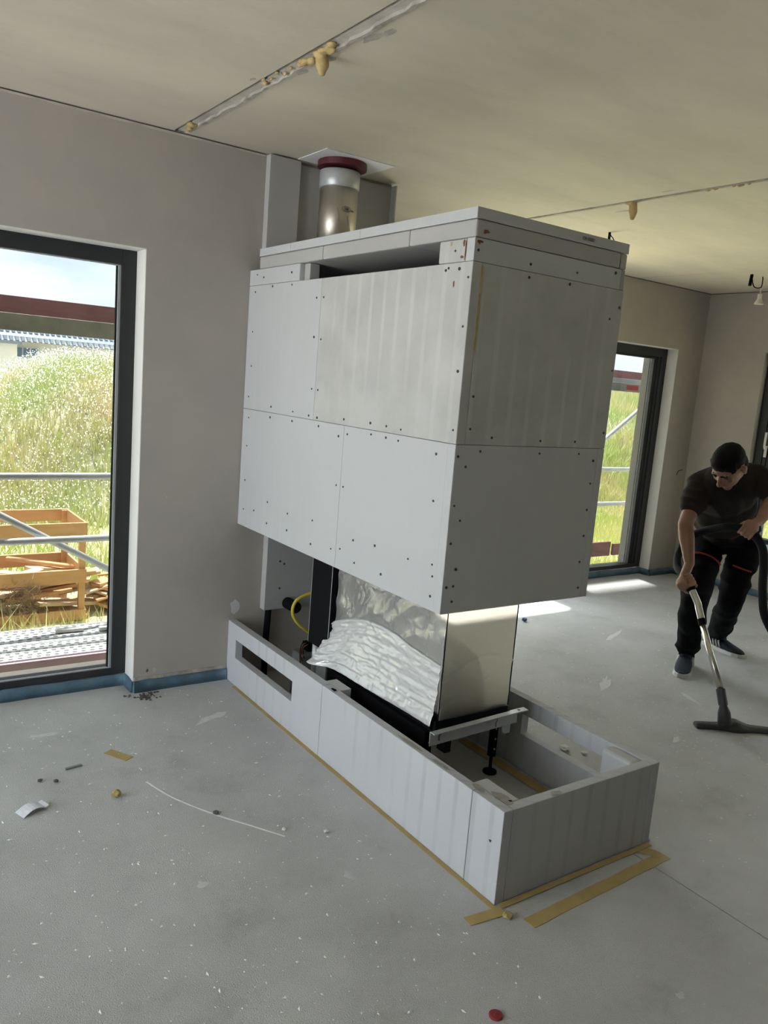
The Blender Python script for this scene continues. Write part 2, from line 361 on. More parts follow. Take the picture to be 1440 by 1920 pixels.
# ------------------------------------------------------------------ windows
def window(name, ax, a0, a1, z0, z1, d0, fw, sash, depth=.075, handle=None):
    """ax 'X': spans x a0..a1 at y=d0 ; ax 'Y': spans y at x=d0"""
    r = struct(name)
    def b(n, m, u0, u1, zz0, zz1, dd0, dd1, bevel=.002):
        return bx(n, M[m], r, u0, u1, d0+dd0, d0+dd1, zz0, zz1, bevel) if ax == 'X' else bx(n, M[m], r, d0+dd0, d0+dd1, u0, u1, zz0, zz1, bevel)
    D = depth
    b('window_frame', 'frame', a0, a0+fw, z0, z1, 0, D); b('window_frame', 'frame', a1-fw, a1, z0, z1, 0, D)
    b('window_frame', 'frame', a0+fw, a1-fw, z1-fw, z1, 0, D); b('window_frame', 'frame', a0+fw, a1-fw, z0, z0+min(fw, .034), 0, D)
    f2 = fw
    if sash:
        for k, (s0, s1, dd) in enumerate(((fw, fw+.03, .012), (fw+.03, fw+.055, .024))):
            m_ = 'frame'
            b('sash', m_, a0+s0, a0+s1, z0+.034, z1-fw, dd, D+.01); b('sash', m_, a1-s1, a1-s0, z0+.034, z1-fw, dd, D+.01)
            b('sash', m_, a0+s1, a1-s1, z1-fw-.02*(k), z1-fw-.012*(k)+.012, dd, D)
        f2 = fw+.055
        b('glazing_bead', 'bead', a1-f2-.035, a1-f2, z0+.034, z1-fw-.012, .034, .05); b('glazing_bead', 'bead', a0+f2, a0+f2+.035, z0+.034, z1-fw-.012, .034, .05)
        f2 += .035
    else:
        b('glazing_bead', 'bead', a1-f2-.014, a1-f2, z0+.036, z1-fw, .004, .02); b('glazing_bead', 'bead', a0+f2, a0+f2+.014, z0+.036, z1-fw, .004, .02)
        b('glazing_bead', 'bead', a0+f2, a1-f2, z1-fw-.006, z1-fw, .004, .02); b('glazing_bead', 'bead', a0+f2, a1-f2, z0+.034, z0+.040, .004, .02)
        b('gasket', 'black', a1-f2-.019, a1-f2-.014, z0+.036, z1-fw, .012, .03); b('gasket', 'black', a0+f2+.014, a0+f2+.019, z0+.036, z1-fw, .012, .03)
        f2 += .014
    b('glass_pane', 'glass', a0+f2, a1-f2, z0+.03, z1-fw+.01, .030, .036, 0)
    return r
window('window_1', 'X', WX0+.003, WX1-.003, .057, WT-.003, .122, .068, False)
window('window_2', 'X', GX0+.003, GX1-.003, .062, GT-.003, .955, .075, True)
w3 = window('window_3', 'Y', EY0+.003, EY1, EZ+.002, 2.083, XE+.06, .075, True)
bx('window_sill', M['frame'], w3, XE-.004, XE+.06, EY0, EY1-.001, EZ-.045, EZ+.004, .003)
hd = MB().box(XE+.052, XE+.062, .13, .155, 1.20, 1.30).obox((XE+.038, .143, 1.28), (1, 0, 0), (0, 1, 0), (0, 0, 1), .008, .008, .012).obox((XE+.03, .143, 1.35), (1, 0, 0), (0, 1, 0), (0, 0, 1), .006, .009, .065).build('handle', M['lampw'], w3, bevel=.003)
hd['label'] = 'pale metal window handle'

# ------------------------------------------------------------------ the fireplace casing
TH = .04
X0, X1, Y0 = -.2794, .4563, -1.6464
ZB, ZM, ZU, ZS1, ZS2, ZT = .8185, 1.3995, 1.9832, 2.0564, 2.1134, 2.149
G = .0012
BH_ = .318
casing = thing('fireplace_casing', 'tall suspended fireplace casing of pale grey screwed silicate boards above foil wrapped firebox', 'fireplace', (X0+.37, -.8, ZB))
screw_me = MB().tube([(0, 0, -.0008), (0, 0, .0012)], .0048, 8).mesh('screw'); screw_me.materials.append(M['screw'])
def screws(board, pts, plane):
    for a, z in pts:
        o = bpy.data.objects.new('screw', screw_me); COL.objects.link(o); o.parent = board; o.matrix_parent_inverse = world_inv(board)
        if plane == 'X': o.location = (X0-.0002, a, z); o.rotation_euler = (0, -PI/2, 0)
        else: o.location = (a, Y0-.0002, z); o.rotation_euler = (PI/2, 0, 0)
        s = random.uniform(.75, 1.15); o.scale = (s, s, 1)
def blotp(ax, c, a, z, ra, rz, parent, m='rust', n=13):
    pts = [(a+ra*math.cos(2*PI*k/n)*random.uniform(.45, 1.2), z+rz*math.sin(2*PI*k/n)*random.uniform(.45, 1.2)) for k in range(n)]
    P_ = (lambda u, w_, d: (c-d, u, w_)) if ax == 'X' else (lambda u, w_, d: (u, c-d, w_))
    v = [P_(a, z, .0010)]+[P_(u, w_, .0003) for u, w_ in pts]
    return MB().add(v, [(0, k+1, (k+1) % n+1) for k in range(n)]).build('adhesive_smear', M[m], parent)
def brd(x0, x1, y0, y1, z0, z1, m='board', parent=casing, bevel=.0022, name='cladding_board', g=G):
    return bx(name, M[m], parent, x0+g/2, x1-g/2, y0+g/2, y1-g/2, z0+g/2, z1-g/2, bevel)
S_ul = [(-0.072, 1.953), (-0.25, 1.971), (-0.437, 1.969), (-0.663, 1.905), (-0.063, 1.768), (-0.068, 1.606), (-0.056, 1.459), (-0.301, 1.427), (-0.515, 1.421), (-0.659, 1.415), (-0.67, 1.529), (-0.661, 1.744)]
S_ur = [(-0.721, 1.905), (-0.72, 1.735), (-0.723, 1.527), (-0.731, 1.412), (-0.944, 1.423), (-1.135, 1.425), (-1.242, 1.423), (-1.334, 1.419), (-1.526, 1.967), (-1.512, 1.961), (-1.582, 1.962), (-1.63, 1.933), (-1.626, 1.779), (-1.622, 1.636), (-1.626, 1.445)]
S_ll = [(-0.069, 1.358), (-0.298, 1.378), (-0.513, 1.379), (-0.748, 1.378), (-0.913, 1.353), (-0.065, 1.22), (-0.064, 1.05), (-0.064, 0.905), (-0.181, 0.918), (-0.321, 0.983), (-0.524, 0.965), (-0.749, 0.976), (-0.324, 0.882), (-0.526, 0.889), (-0.747, 0.873), (-0.915, 0.889), (-0.922, 1.155)]
S_lr = [(-0.978, 1.367), (-1.146, 1.383), (-1.245, 1.381), (-1.324, 1.378), (-1.549, 1.357), (-0.975, 1.156), (-1.556, 1.197), (-1.077, 0.959), (-1.229, 0.97), (-0.985, 0.904), (-1.097, 0.872), (-1.283, 0.872), (-1.443, 0.968), (-1.581, 0.98), (-1.588, 0.94), (-1.586, 0.869)]
F_u = [(-0.03, 1.965), (0.167, 1.969), (0.44, 1.921), (0.394, 1.875), (0.443, 1.692), (0.438, 1.459), (-0.224, 1.559), (-0.224, 1.452), (-0.124, 1.426), (0.108, 1.421), (0.287, 1.422)]
F_strip = [(-0.262, 2.018), (-0.029, 2.008), (0.197, 2.012), (0.397, 2.039)]
F_l = [(-0.17, 1.379), (0.111, 1.376), (0.316, 1.378), (0.399, 1.353), (-0.265, 1.36), (-0.228, 1.326), (-0.261, 1.195), (-0.23, 1.144), (-0.261, 1.066), (-0.228, 0.975), (-0.232, 0.916), (-0.262, 0.914), (-0.232, 0.862), (0.398, 1.266), (0.397, 1.165), (0.397, 1.064), (0.392, 0.962), (0.401, 0.859)]
# left face
b = brd(X0, X0+TH, -.698, -.001, ZM, ZU); screws(b, S_ul, 'X')
b = brd(X0, X0+TH, Y0, -.698, ZM, ZU, 'board_up'); screws(b, S_ur, 'X')
blotp('X', X0, -1.560, 1.918, .004, .014, b)
b = brd(X0, X0+TH, -.951, -.001, ZB, ZM); screws(b, S_ll, 'X')
b = brd(X0, X0+TH, -1.609, -.951, ZB, ZM); screws(b, S_lr, 'X')
# front face
b = brd(X0+TH, X1, Y0, Y0+TH, ZM, ZU, 'board_up'); screws(b, F_u, 'Y')
MB().box(X0+TH-.004, X0+TH+.004, Y0-.0007, Y0+.001, 1.70, 1.975).build('adhesive_line', M['ochre'], b)
b = brd(X0, X1-.036, Y0, Y0+TH, ZB, ZM, 'board'); screws(b, F_l, 'Y')
# right face and closed back boards of the hollow box
brd(X1-.036, X1, Y0, -.001, ZB, ZM); brd(X1-TH, X1, Y0+TH, -.001, ZM, ZU)
brd(X1-.036, X1, -.74, -.001, BH_, ZB)  # unseen board added below the casing to keep light out from the right
# strip course
b = brd(X0, X0+TH, -.501, -.001, ZU, ZS1); screws(b, [(-0.084, 2.032), (-0.153, 2.016), (-0.428, 2.022)], 'X')
brd(X0+.022, X0+.07, -.552, -.503, ZU, ZS1, 'board_dark')
b = brd(X0, X0+.12, -1.606, -1.466, ZU, ZS1, 'board_up', bevel=.005); screws(b, [(-1.553, 2.02)], 'X')
blotp('X', X0, -1.603, 2.022, .0035, .034, b); blotp('X', X0, -1.590, 1.998, .009, .006, b); blotp('X', X0, -1.594, 2.040, .007, .011, b); blotp('X', X0, -1.53, 2.045, .006, .010, b, 'ochre')
b = brd(X0, X1-.028, Y0, Y0+TH, ZU, ZS1, 'board'); screws(b, F_strip, 'Y')
blotp('Y', Y0, X0+.020, 2.044, .015, .008, b)
brd(X1-.027, X1-.001, Y0+.004, Y0+.12, ZU, ZS1, 'board_dark', bevel=.004); brd(X1-.03, X1-.002, Y0+.13, -.001, ZU, ZS1, 'board_dark')
# slab courses on top
for y0, y1 in ((-.685, -.0952), (-1.288, -.685), (Y0, -1.288)):
    brd(X0+.001, X1-(.04 if y0 == Y0 else 0), y0, y1, ZS1, ZS2, 'board_dark', name='cover_slab', bevel=.006, g=.002)
blotp('Y', Y0, X0+.042, 2.078, .017, .007, b)
brd(X1-.038, X1, Y0+.003, -1.289, ZS1, ZS2, 'board_dark', name='cover_slab', bevel=.006)
for y0, y1 in ((-.40, -.0952), (-.965, -.40), (Y0, -.965)):
    b = brd(X0, X1, y0, y1, ZS2, ZT, 'board', name='cover_slab', bevel=.0015, g=.0008)

fc = bpy.data.curves.new('batch_number', 'FONT'); fc.body = '10001401'; fc.size = .017; fc.extrude = .0002; fc.align_x = 'CENTER'
_t = bpy.data.objects.new('tmp', fc); COL.objects.link(_t); _dg = bpy.context.evaluated_depsgraph_get(); _me = bpy.data.meshes.new_from_object(_t.evaluated_get(_dg)); bpy.data.objects.remove(_t)
fo = bpy.data.objects.new('printed_number', _me); COL.objects.link(fo); _me.materials.clear(); _me.materials.append(M['screw']); fo.parent = b; fo.matrix_parent_inverse = world_inv(b)
fo.location = (.235, Y0-.0003, ZT-.012); fo.rotation_euler = (PI/2, PI, 0)

# boards lining the wall above and below the casing
def single(name, mb, m, label, cat, group=None, bevel=0, smooth=False):
    o = mb.build(name, m, None, smooth, bevel); rest(o); return tag(o, label, cat, group)
single('lining_board', MB().box(-.226, -.063, -.047, -.0015, ZT+.001, 2.592), M['board_dark'], 'narrow thick grey lining board beside the flue, against the plaster wall', 'board', bevel=.002)
lb = single('lining_board', MB().box(-.062, .488, -.016, -.0015, ZT+.001, 2.585), M['board_dark'], 'wide thin grey lining board standing behind the steel flue', 'board', bevel=.002)
single('lining_board', MB().box(.4895, .4985, -.055, -.0015, ZT+.001, 2.588), M['board'], 'slim pale board edge right of the flue under the ceiling', 'board', bevel=.001)
b = single('lining_board', MB().box(-.128, .36, -.052, -.0015, .362, 1.2), M['board_dark'], 'grey lining board hanging on the wall behind the firebox', 'board', bevel=.003)
for x, z in ((-.05, .62), (-.025, .605), (-.045, .475)):
    MB().tube([(x, -.0532, z), (x, -.0515, z)], .006, 8).build('screw', M['screw'], b)

# ------------------------------------------------------------------ flue, collar, ceiling plate
FX, FY = .080, -.175
flue = thing('flue_pipe', 'brushed stainless steel flue pipe rising from casing top to ceiling', 'flue pipe', (FX, FY, ZT))
MB().tube([(FX, FY, ZT+.001), (FX, FY, 2.5)], .092, 48).build('pipe', M['steel'], flue, smooth=True)
MB().tube([(FX, FY, 2.47), (FX, FY, 2.475), (FX, FY, 2.548), (FX, FY, 2.551)], [.092, .0965, .0965, .092], 48).build('pipe_socket', M['galv'], flue, smooth=True)
lg = MB()
def ring(mb, c, ax, ay, r0, th, a0=0, a1=2*PI, n=28, nrm=None):
    c = Vector(c); ax = Vector(ax); ay = Vector(ay); pts = [c+ax*math.cos(a)*r0+ay*math.sin(a)*r0 for a in (a0+(a1-a0)*k/n for k in range(n+1))]
    return mb.tube(pts, th, 6)
# stamp: small oval mark with letters, wrapped on the pipe on the camera side
th0 = math.atan2(-3.667-FY, -1.975-FX)+.45
def onpipe(u, v, r=.0946): return Vector((FX+r*math.cos(th0+u/.094), FY+r*math.sin(th0+u/.094), 2.37+v))
st = MB()
st.tube([onpipe(.022*math.cos(a), .012*math.sin(a)) for a in (2*PI*k/20 for k in range(21))], .0009, 5)
for s_ in ([(-.008, -.006), (-.008, .006), (-.002, .006), (-.002, -.006)], [(.003, -.006), (.003, .006), (.006, 0), (.009, .006), (.009, -.006)], [(.026, -.006), (.045, -.006)], [(.028, -.002), (.040, -.002)]):
    st.tube([onpipe(*p) for p in s_], .0014, 5)
st.tube([onpipe(.005, -.03), onpipe(.018, -.07), onpipe(.03, -.10)], .0008, 5).tube([onpipe(-.045, .0), onpipe(-.035, -.03), onpipe(-.033, -.06)], .0006, 5)
st.build('stamp', M['screw'], flue)
single('flue_collar', MB().tube([(FX+.01, FY, 2.566), (FX+.01, FY, 2.5945)], .118, 48), M['red'], 'dark red round collar where the flue meets the ceiling', 'collar', bevel=.003, smooth=False)
single('ceiling_plate', MB().box(-.085, .292, -.325, -.05, 2.5955, 2.5995), M['white'], 'white square sheet plate on the ceiling around the red collar', 'plate', bevel=.001)

# ------------------------------------------------------------------ base plinth
BX0, BX1, BY, BH = -.2989, .463, -2.0644, .3156
plinth = thing('hearth_plinth', 'low open hearth plinth of pale grey upright boards on the screed floor', 'plinth', (.08, -1.03, 0))
def pb(*a, m='board_base', bevel=.0022): return brd(*a, m, plinth, bevel, 'plinth_board')
def slotted(name, m, x0, x1, y0, y1, z0, z1, sy0, sy1, sz0, sz1, parent):
    mb = MB(); ys = [y0, sy0, sy1, y1]; zs = [z0, sz0, sz1, z1]; v = []; f = []
    for x in (x0, x1):
        for z in zs:
            for y in ys: v.append((x, y, z))
    I = lambda i, j, k: k*16+j*4+i
    for k in (0, 1):
        for j in range(3):
            for i in range(3):
                if i == 1 and j == 1: continue
                q = (I(i, j, k), I(i+1, j, k), I(i+1, j+1, k), I(i, j+1, k)); f.append(q if k else q[::-1])
    for i in range(3): f.append((I(i, 0, 0), I(i+1, 0, 0), I(i+1, 0, 1), I(i, 0, 1))); f.append((I(i, 3, 0), I(i, 3, 1), I(i+1, 3, 1), I(i+1, 3, 0)))
    for j in range(3): f.append((I(0, j, 0), I(0, j, 1), I(0, j+1, 1), I(0, j+1, 0))); f.append((I(3, j, 0), I(3, j+1, 0), I(3, j+1, 1), I(3, j, 1)))
    f += [(I(1, 1, 0), I(1, 1, 1), I(2, 1, 1), I(2, 1, 0)), (I(1, 2, 0), I(2, 2, 0), I(2, 2, 1), I(1, 2, 1)), (I(1, 1, 0), I(1, 2, 0), I(1, 2, 1), I(1, 1, 1)), (I(2, 1, 0), I(2, 1, 1), I(2, 2, 1), I(2, 2, 0))]
    o = mb.add(v, f).build(name, m, parent, bevel=.0018)
    bm = bmesh.new(); bm.from_mesh(o.data); bmesh.ops.recalc_face_normals(bm, faces=bm.faces); bm.to_mesh(o.data); bm.free(); return o
slotted('plinth_board', M['board_base'], BX0, BX0+TH, -.9555, -.0005, .0012, BH, -.700, -.098, .144, .238, plinth)
pb(BX0, BX0+TH, -1.914, -.956, 0.0008, BH)
pb(BX0, BX0+TH, BY, -1.9155, 0.0008, BH)
pb(BX0+TH, BX1-TH, BY, BY+TH, 0.0008, BH-.001)
slotted('plinth_board', M['board_base'], BX1-TH, BX1, BY, -.0005, .0012, BH-.002, -1.86, -1.415, .155, .243, plinth)
brd(BX0+TH, -.192, -2.022, -1.867, .0012, BH-.003, 'board', plinth, .005, 'corner_block')
brd(BX0+TH, -.200, -1.03, -.91, .0012, BH-.003, 'board', plinth, .003, 'corner_block')
brd(.358, BX1-TH, -2.022, -1.885, .0012, BH-.004, 'board', plinth, .012, 'corner_block')
def smear(cx, cy, rx, ry, m, parent, z=BH, n=11):
    v = [(cx, cy, z+.0010)]+[(cx+rx*math.cos(2*PI*k/n)*random.uniform(.6, 1.2), cy+ry*math.sin(2*PI*k/n)*random.uniform(.6, 1.2), z+.0006) for k in range(n)]
    return MB().add(v, [(0, k+1, (k+1) % n+1) for k in range(n)]).build('adhesive_smear', M[m], parent)
for a in ((-.272, -1.91, .015, .035, 'glue'), (-.245, -2.0, .02, .05, 'glue'), (-.06, -2.05, .025, .012, 'glue'), (-.28, -1.02, .010, .02, 'black'), (-.235, -2.02, .008, .010, 'black'), (-.283, -1.55, .010, .07, 'glue'), (-.283, -1.73, .010, .06, 'glue')): smear(*a, plinth)
MB().box(BX0-.0006, BX0+.001, -2.024, -2.014, .19, .20, .003).build('adhesive_smear', M['screw'], plinth)

# ------------------------------------------------------------------ firebox
fb = thing('firebox', 'three sided glass firebox wrapped in crumpled silver film on black steel feet', 'firebox', (.06, -1.1, 0))
IX0, IX1, IY0, IY1, IZ0, IZ1 = -.118, .236, -1.502, -.74, .352, 1.75
bx('core', M['black'], fb, IX0+.01, IX1-.01, IY0+.03, IY1, .99, IZ1, .004)['label'] = 'black firebox body'
bx('back_wall', M['black'], fb, IX0+.004, IX1-.004, IY1-.02, IY1, IZ0, .99); bx('hearth_floor', M['black'], fb, IX0+.004, IX1-.004, IY0+.012, IY1-.021, IZ0-.001, IZ0+.012)
lf = MB(); lf.ell(((IX0+IX1)/2, (IY0+IY1)/2, IZ0+.02), ((1, 0, 0), (0, 1, 0), (0, 0, 1)), (.150, .355, .190), 90, 60)
for _i, _p in enumerate(lf.v):
    _q = Vector(((_p[0]-.059)/.150, (_p[1]+1.121)/.355, (_p[2]-IZ0-.02)/.190)); _m = max(abs(_q.x), abs(_q.y)); _k = (_q.length/max(_m, abs(_q.z)))**.55
    _z = max(IZ0+.014, IZ0+.02+_q.z*.190*_k); _n = .010*(1-abs(noise.noise(Vector(_p)*7)))+.006*(1-2*abs(noise.noise(Vector(_p)*15)))
    lf.v[_i] = (.059+_q.x*.150*_k*.95, -1.121+_q.y*.355*_k*.95, _z+(_n if _z > IZ0+.03 else 0))
lo = lf.build('inner_wrap', M['innerwrap'], fb, smooth=True); lo['label'] = 'white wrapped bundle lying inside the glass'
def ridge(p, s, seed=0):
    a = noise.noise(Vector((p[0]*s, p[1]*s, p[2]*s+seed))); return 1-min(1, abs(a)*3.2)
def sheet(name, m, org, du, dv, nrm, nu, nv, disp, parent, thick=.0015, inside=None):
    org = Vector(org); du = Vector(du); dv = Vector(dv); nrm = Vector(nrm); v = []; f = []
    for j in range(nv+1):
        for i in range(nu+1):
            p = org+du*(i/nu)+dv*(j/nv); v.append(p+nrm*disp(p, i/nu, j/nv))
    for j in range(nv):
        for i in range(nu):
            if inside and not inside((i+.5)/nu, (j+.5)/nv): continue
            a = j*(nu+1)+i; f.append((a, a+1, a+nu+2, a+nu+1))
    o = MB().add(v, f).build(name, m, parent, smooth=True)
    so_ = o.modifiers.new('thick', 'SOLIDIFY'); so_.thickness = thick; so_.offset = -1
    return o
def dside(p, u, v):
    q = (p.y*3.0+p.z*1.2, p.z*2.2-p.y*.8, 0)
    return .004*ridge((p.y*1.6+p.z*2.6, p.z*1.1-p.y*1.4, 0), 1.9, 8)+.004*ridge(q, 2.6)+.004*ridge((p.y*4, p.z*9+p.y*5, 2), 1.1, 3)*max(0, 1-u*.6)
sheet('protective_film', M['film'], (IX0, IY1, IZ0+.02), (0, IY0-IY1, 0), (0, 0, .62), (-1, 0, 0), 110, 80, dside, fb)
def dend(p, u, v):
    return .0035*ridge((p.x*3+p.z*3.5, p.z*1.2-p.x*1.5, 0), 1.3, 5)*max(0, 1-v*1.9)+.0045*math.exp(-((p.z-.50-.075*math.sin(u*2.6))/.006)**2)+.0035*math.exp(-((p.z-.40-.13*u)/.005)**2)*(u < .8)+.003*math.exp(-((p.z-.60+.25*u)/.005)**2)*(u < .3)+.001*noise.noise(p*6)
eo = sheet('protective_film', M['film_end'], (IX0+.002, IY0, IZ0-.004), (IX1-IX0, 0, 0), (0, 0, .62), (0, -1, 0), 70, 90, dend, fb); eo['label'] = 'smooth pale film over the front pane'
sheet('protective_film', M['film_clear'], (IX1, IY0, IZ0), (0, IY1-IY0, 0), (0, 0, .62), (1, 0, 0), 30, 24, dside, fb)
# bunched white wrap low on the long side: arched upper edge, flaring out at the foot
def arch(u): return .115+.165*math.sin(min(1, max(0, u*1.25+.05))*PI*.62)*(1-.42*u) if u < 2 else 0
v = []; f = []; NU, NV = 260, 60
for j in range(NV+1):
    t_ = j/NV
    for i in range(NU+1):
        u = i/NU; y = IY1+.045+(IY0-IY1-.04)*u; top = arch(u)
        z = IZ0-.022+.03*(1-u)*(1-t_)*0+(top+.03)*t_
        out = .007+.052*(1-t_)**2.2*(1-.55*u)+.045*math.exp(-((u-.02)/.09)**2)*(1-t_)**2
        q = (y*3.2+t_*1.5, t_*2.4-y, 0)
        out += .0022*ridge((y*6+t_*3, t_*7-y*2, 0), 1.7, 12)+.0016*ridge((y*16, t_*8+y*5, 0), 1.3, 21)*math.exp(-(u/.6)**2)+.0032*ridge((y*1.4-t_*.5, t_*3.2+y*.6, 0), 1.5, 1)+.006*ridge((y*8, t_*5+y*6, 0), 1.2, 7)*math.exp(-(u/.3)**2)+.0028*ridge((y*.8, t_*7+y*.7, 0), 1.0, 9)
        if j == NV: out = .0045
        v.append((IX0-out, y, z-.012*math.exp(-((u-.04)/.1)**2)*(1-t_)))
for j in range(NV):
    for i in range(NU): a = j*(NU+1)+i; f.append((a, a+1, a+NU+2, a+NU+1))
wr = MB().add(v, f).build('crumpled_wrap', M['wrap'], fb, smooth=True); wr['label'] = 'bunched white silver wrap along the foot of the glass'
so_ = wr.modifiers.new('thick', 'SOLIDIFY'); so_.thickness = .001
# edge lines, black trims
bx('corner_seam', M['black'], fb, IX0-.004, IX0-.001, IY0-.005, IY0-.002, IZ0, .98)
bx('corner_seam', M['black'], fb, IX1-.001, IX1+.002, IY0-.004, IY0+.0, IZ0, .98)
# black side post of the carcass
bx('side_post', M['black'], fb, -.150, -.105, -.735, -.560, .362, 1.3, .002)
bx('post_edge', M['galv'], fb, -.1505, -.149, -.562, -.559, .362, 1.0); bx('post_edge', M['galv'], fb, -.1505, -.149, -.7355, -.7325, .362, 1.0)
MB().tube([(-.125, -.60, .20), (-.125, -.60, .361)], .020, 16).build('post_tube', M['galv'], fb, smooth=True)
bx('post_foot', M['galv'], fb, -.145, -.105, -.725, -.64, .22, .361, .002)
# base frame and adjustable legs
bx('base_rail', M['black'], fb, IX0-.012, IX0+.03, IY0+.01, IY1, .285, IZ0-.002, .003); bx('base_rail', M['black'], fb, IX1-.03, IX1+.006, IY0+.01, IY1, .285, IZ0-.002, .003)
bx('base_rail', M['black'], fb, IX0-.012, IX1+.006, IY0-.002, IY0+.035, .305, IZ0-.006, .003)
for x, y in ((.300-.015, -1.395), (IX0+.0, -1.45), (.285, -.80), (IX0+.01, -.80)):
    l_ = MB().box(x-.013, x+.013, y-.013, y+.013, .075, .30).tube([(x, y, .012), (x, y, .09)], .007, 12).build('leg', M['black'], fb, bevel=.001)
    for k in range(4): MB().tube([(x, y-.0145, .11+.045*k), (x, y-.0125, .11+.045*k)], .0045, 10).build('leg_hole', M['bead'], l_)
    MB().tube([(x, y, .0003), (x, y, .008), (x, y, .014)], [.030, .030, .012], 20).build('foot_plate', M['black'], l_)
bx('leg_arm', M['black'], fb, .2, .30, -1.41, -1.38, .285, .305, .001)
bx('side_skirt', M['black'], fb, IX0-.034, IX0-.028, IY0+.03, IY1-.01, .07, .300, .001); bx('side_skirt', M['black'], fb, IX0-.028, IX0-.012, IY0+.03, IY1-.01, .294, .300)
# galvanised angle across the front
bk = MB().obox((.025, -1.553, .318), (1, -.02, .04), (.02, 1, 0), (-.04, 0, 1), .215, .002, .028).obox((.025, -1.566, .345), (1, -.02, .04), (.02, 1, 0), (-.04, 0, 1), .215, .013, .002).build('bracket', M['galv'], fb, bevel=.001)
bk['label'] = 'galvanised angle bracket across the front'
MB().obox((.236, -1.568, .3535), (1, -.05, .04), (.05, 1, 0), (-.04, 0, 1), .036, .014, .0016).build('bracket_tongue', M['white'], bk)
MB().tube([(.236, -1.568, .355), (.236, -1.568, .3562)], .006, 12).build('bracket_hole', M['screw'], bk)
for x in (-.15, .13):
    MB().tube([(x-.004, -1.5555, .332), (x+.006, -1.5555, .336), (x+.006, -1.5555, .325), (x, -1.5555, .320), (x, -1.5555, .300)], .0028, 6).build('bracket_slot', M['screw'], bk)
MB().obox((-.1, -1.528, .28), (1, 0, 0), (0, 1, 0), (0, 0, 1), .014, .024, .04).build('bracket_lug', M['black'], bk)
MB().obox((.20, -1.545, .29), (1, 0, 0), (0, 1, 0), (0, 0, 1), .014, .008, .03).build('bracket_lug', M['galv'], bk)

# technical bits behind the firebox
def spline(pts, n=8):
    P_ = [Vector(p) for p in pts]; P_ = [P_[0]*2-P_[1]]+P_+[P_[-1]*2-P_[-2]]; out = []
    for i in range(1, len(P_)-2):
        for k in range(n):
            t_ = k/n; a, b_, c, d = P_[i-1], P_[i], P_[i+1], P_[i+2]
            out.append(.5*((2*b_)+(-a+c)*t_+(2*a-5*b_+4*c-d)*t_*t_+(-a+3*b_-3*c+d)*t_**3))
    out.append(P_[-2]); return out
single('cable', MB().tube(spline([(0.10, -.2, .51), (0.052, -.25, .499), (.007, -.25, .489), (-.047, -.25, .466), (-.068, -.25, .426), (-.062, -.25, .384), (-.029, -.25, .338), (.021, -.25, .296), (.071, -.25, .256), (.1, -.22, .2), (.11, -.2, .10), (.11, -.2, .006)]), .0085, 12), M['hose_y'], 'yellow looped cable behind the black firebox post', 'cable', smooth=True)
vk = thing('control_box', 'small grey control box with loose wires low behind the black post', 'control box', (-.03, -.36, 0))
bx('housing', M['greybox'], vk, -.085, .06, -.40, -.30, .001, .232, .004); bx('connector', M['black'], vk, -.04, .04, -.38, -.32, .2325, .275, .003)
for k in range(5):
    y_ = -.392-.004*k
    MB().tube(spline([(-.04+.006*k, -.36, .262), (-.065+.004*k, -.372-.004*k, .285-.004*k), (-.085+.004*k, -.382, .255), (-.095+.005*k, -.405, .19+.006*k)]), .0024, 6).build('wire', M['copper'] if k % 2 else M['black'], vk, smooth=True)
single('air_duct', MB().tube([(.005, -.155, .393), (.005, -.0535, .393)], .030, 24), M['black'], 'round black duct stub on wall beside yellow cable', 'duct', smooth=False)
single('downpipe', MB().tube([(-.095, -.028, .002), (-.095, -.028, .20), (-.09, -.028, .36)], .017, 16), M['black'], 'black pipe dropping below the lining board to the floor', 'pipe', smooth=True)

# ------------------------------------------------------------------ tape on the floor
def quad_strip(name, a, b_, wdt, m, label, th=.0012, z=.0004):
    a = Vector((a[0], a[1], 0)); b_ = Vector((b_[0], b_[1], 0)); d = (b_-a); L = d.length; d.normalize(); n = Vector((-d.y, d.x, 0)); k = max(2, int(L/.05)); v = []; f = []
    for i in range(k+1):
        p = a+d*(L*i/k); w0 = wdt/2*random.uniform(.93, 1.05); w1 = wdt/2*random.uniform(.93, 1.05)
        v += [p+n*w0+Vector((0, 0, z)), p-n*w1+Vector((0, 0, z)), p-n*w1+Vector((0, 0, z+th)), p+n*w0+Vector((0, 0, z+th))]
    for i in range(k):
        for q in range(4): f.append((4*i+q, 4*i+(q+1) % 4, 4*i+4+(q+1) % 4, 4*i+4+q))
    f.append((0, 3, 2, 1)); f.append(tuple(4*k+q for q in range(4)))
    o = MB().add(v, f).build(name, m); rest(o); return tag(o, label, 'tape')
quad_strip('masking_tape', (-.308, -.12), (-.308, -2.10), .019, M['tape'], 'long yellow tape line on floor along the left plinth side')
quad_strip('masking_tape', (-.425, -2.083), (-.292, -2.098), .040, M['tape'], 'short yellow tape stub at the near plinth corner', z=.0018)
quad_strip('masking_tape', (-.26, -2.180), (.445, -2.150), .046, M['tape'], 'wide yellow tape strip lying parallel in front of the plinth end')
quad_strip('masking_tape', (-.285, -2.080), (.45, -2.080), .020, M['tape'], 'thin yellow tape edge directly under the plinth end board', z=.0032)
quad_strip('masking_tape', (.385, -2.070), (.425, -2.14), .045, M['tape'], 'yellow tape piece at the right plinth corner joining the strip', th=.0016, z=.0017)
quad_strip('masking_tape', (.380, -1.10), (.380, -2.015), .050, M['tape'], 'yellow tape on floor inside the plinth along its right board')
quad_strip('masking_tape', (.02, -1.99), (.352, -1.96), .05, M['tape'], 'yellow tape inside the plinth near its end board', z=.0018)
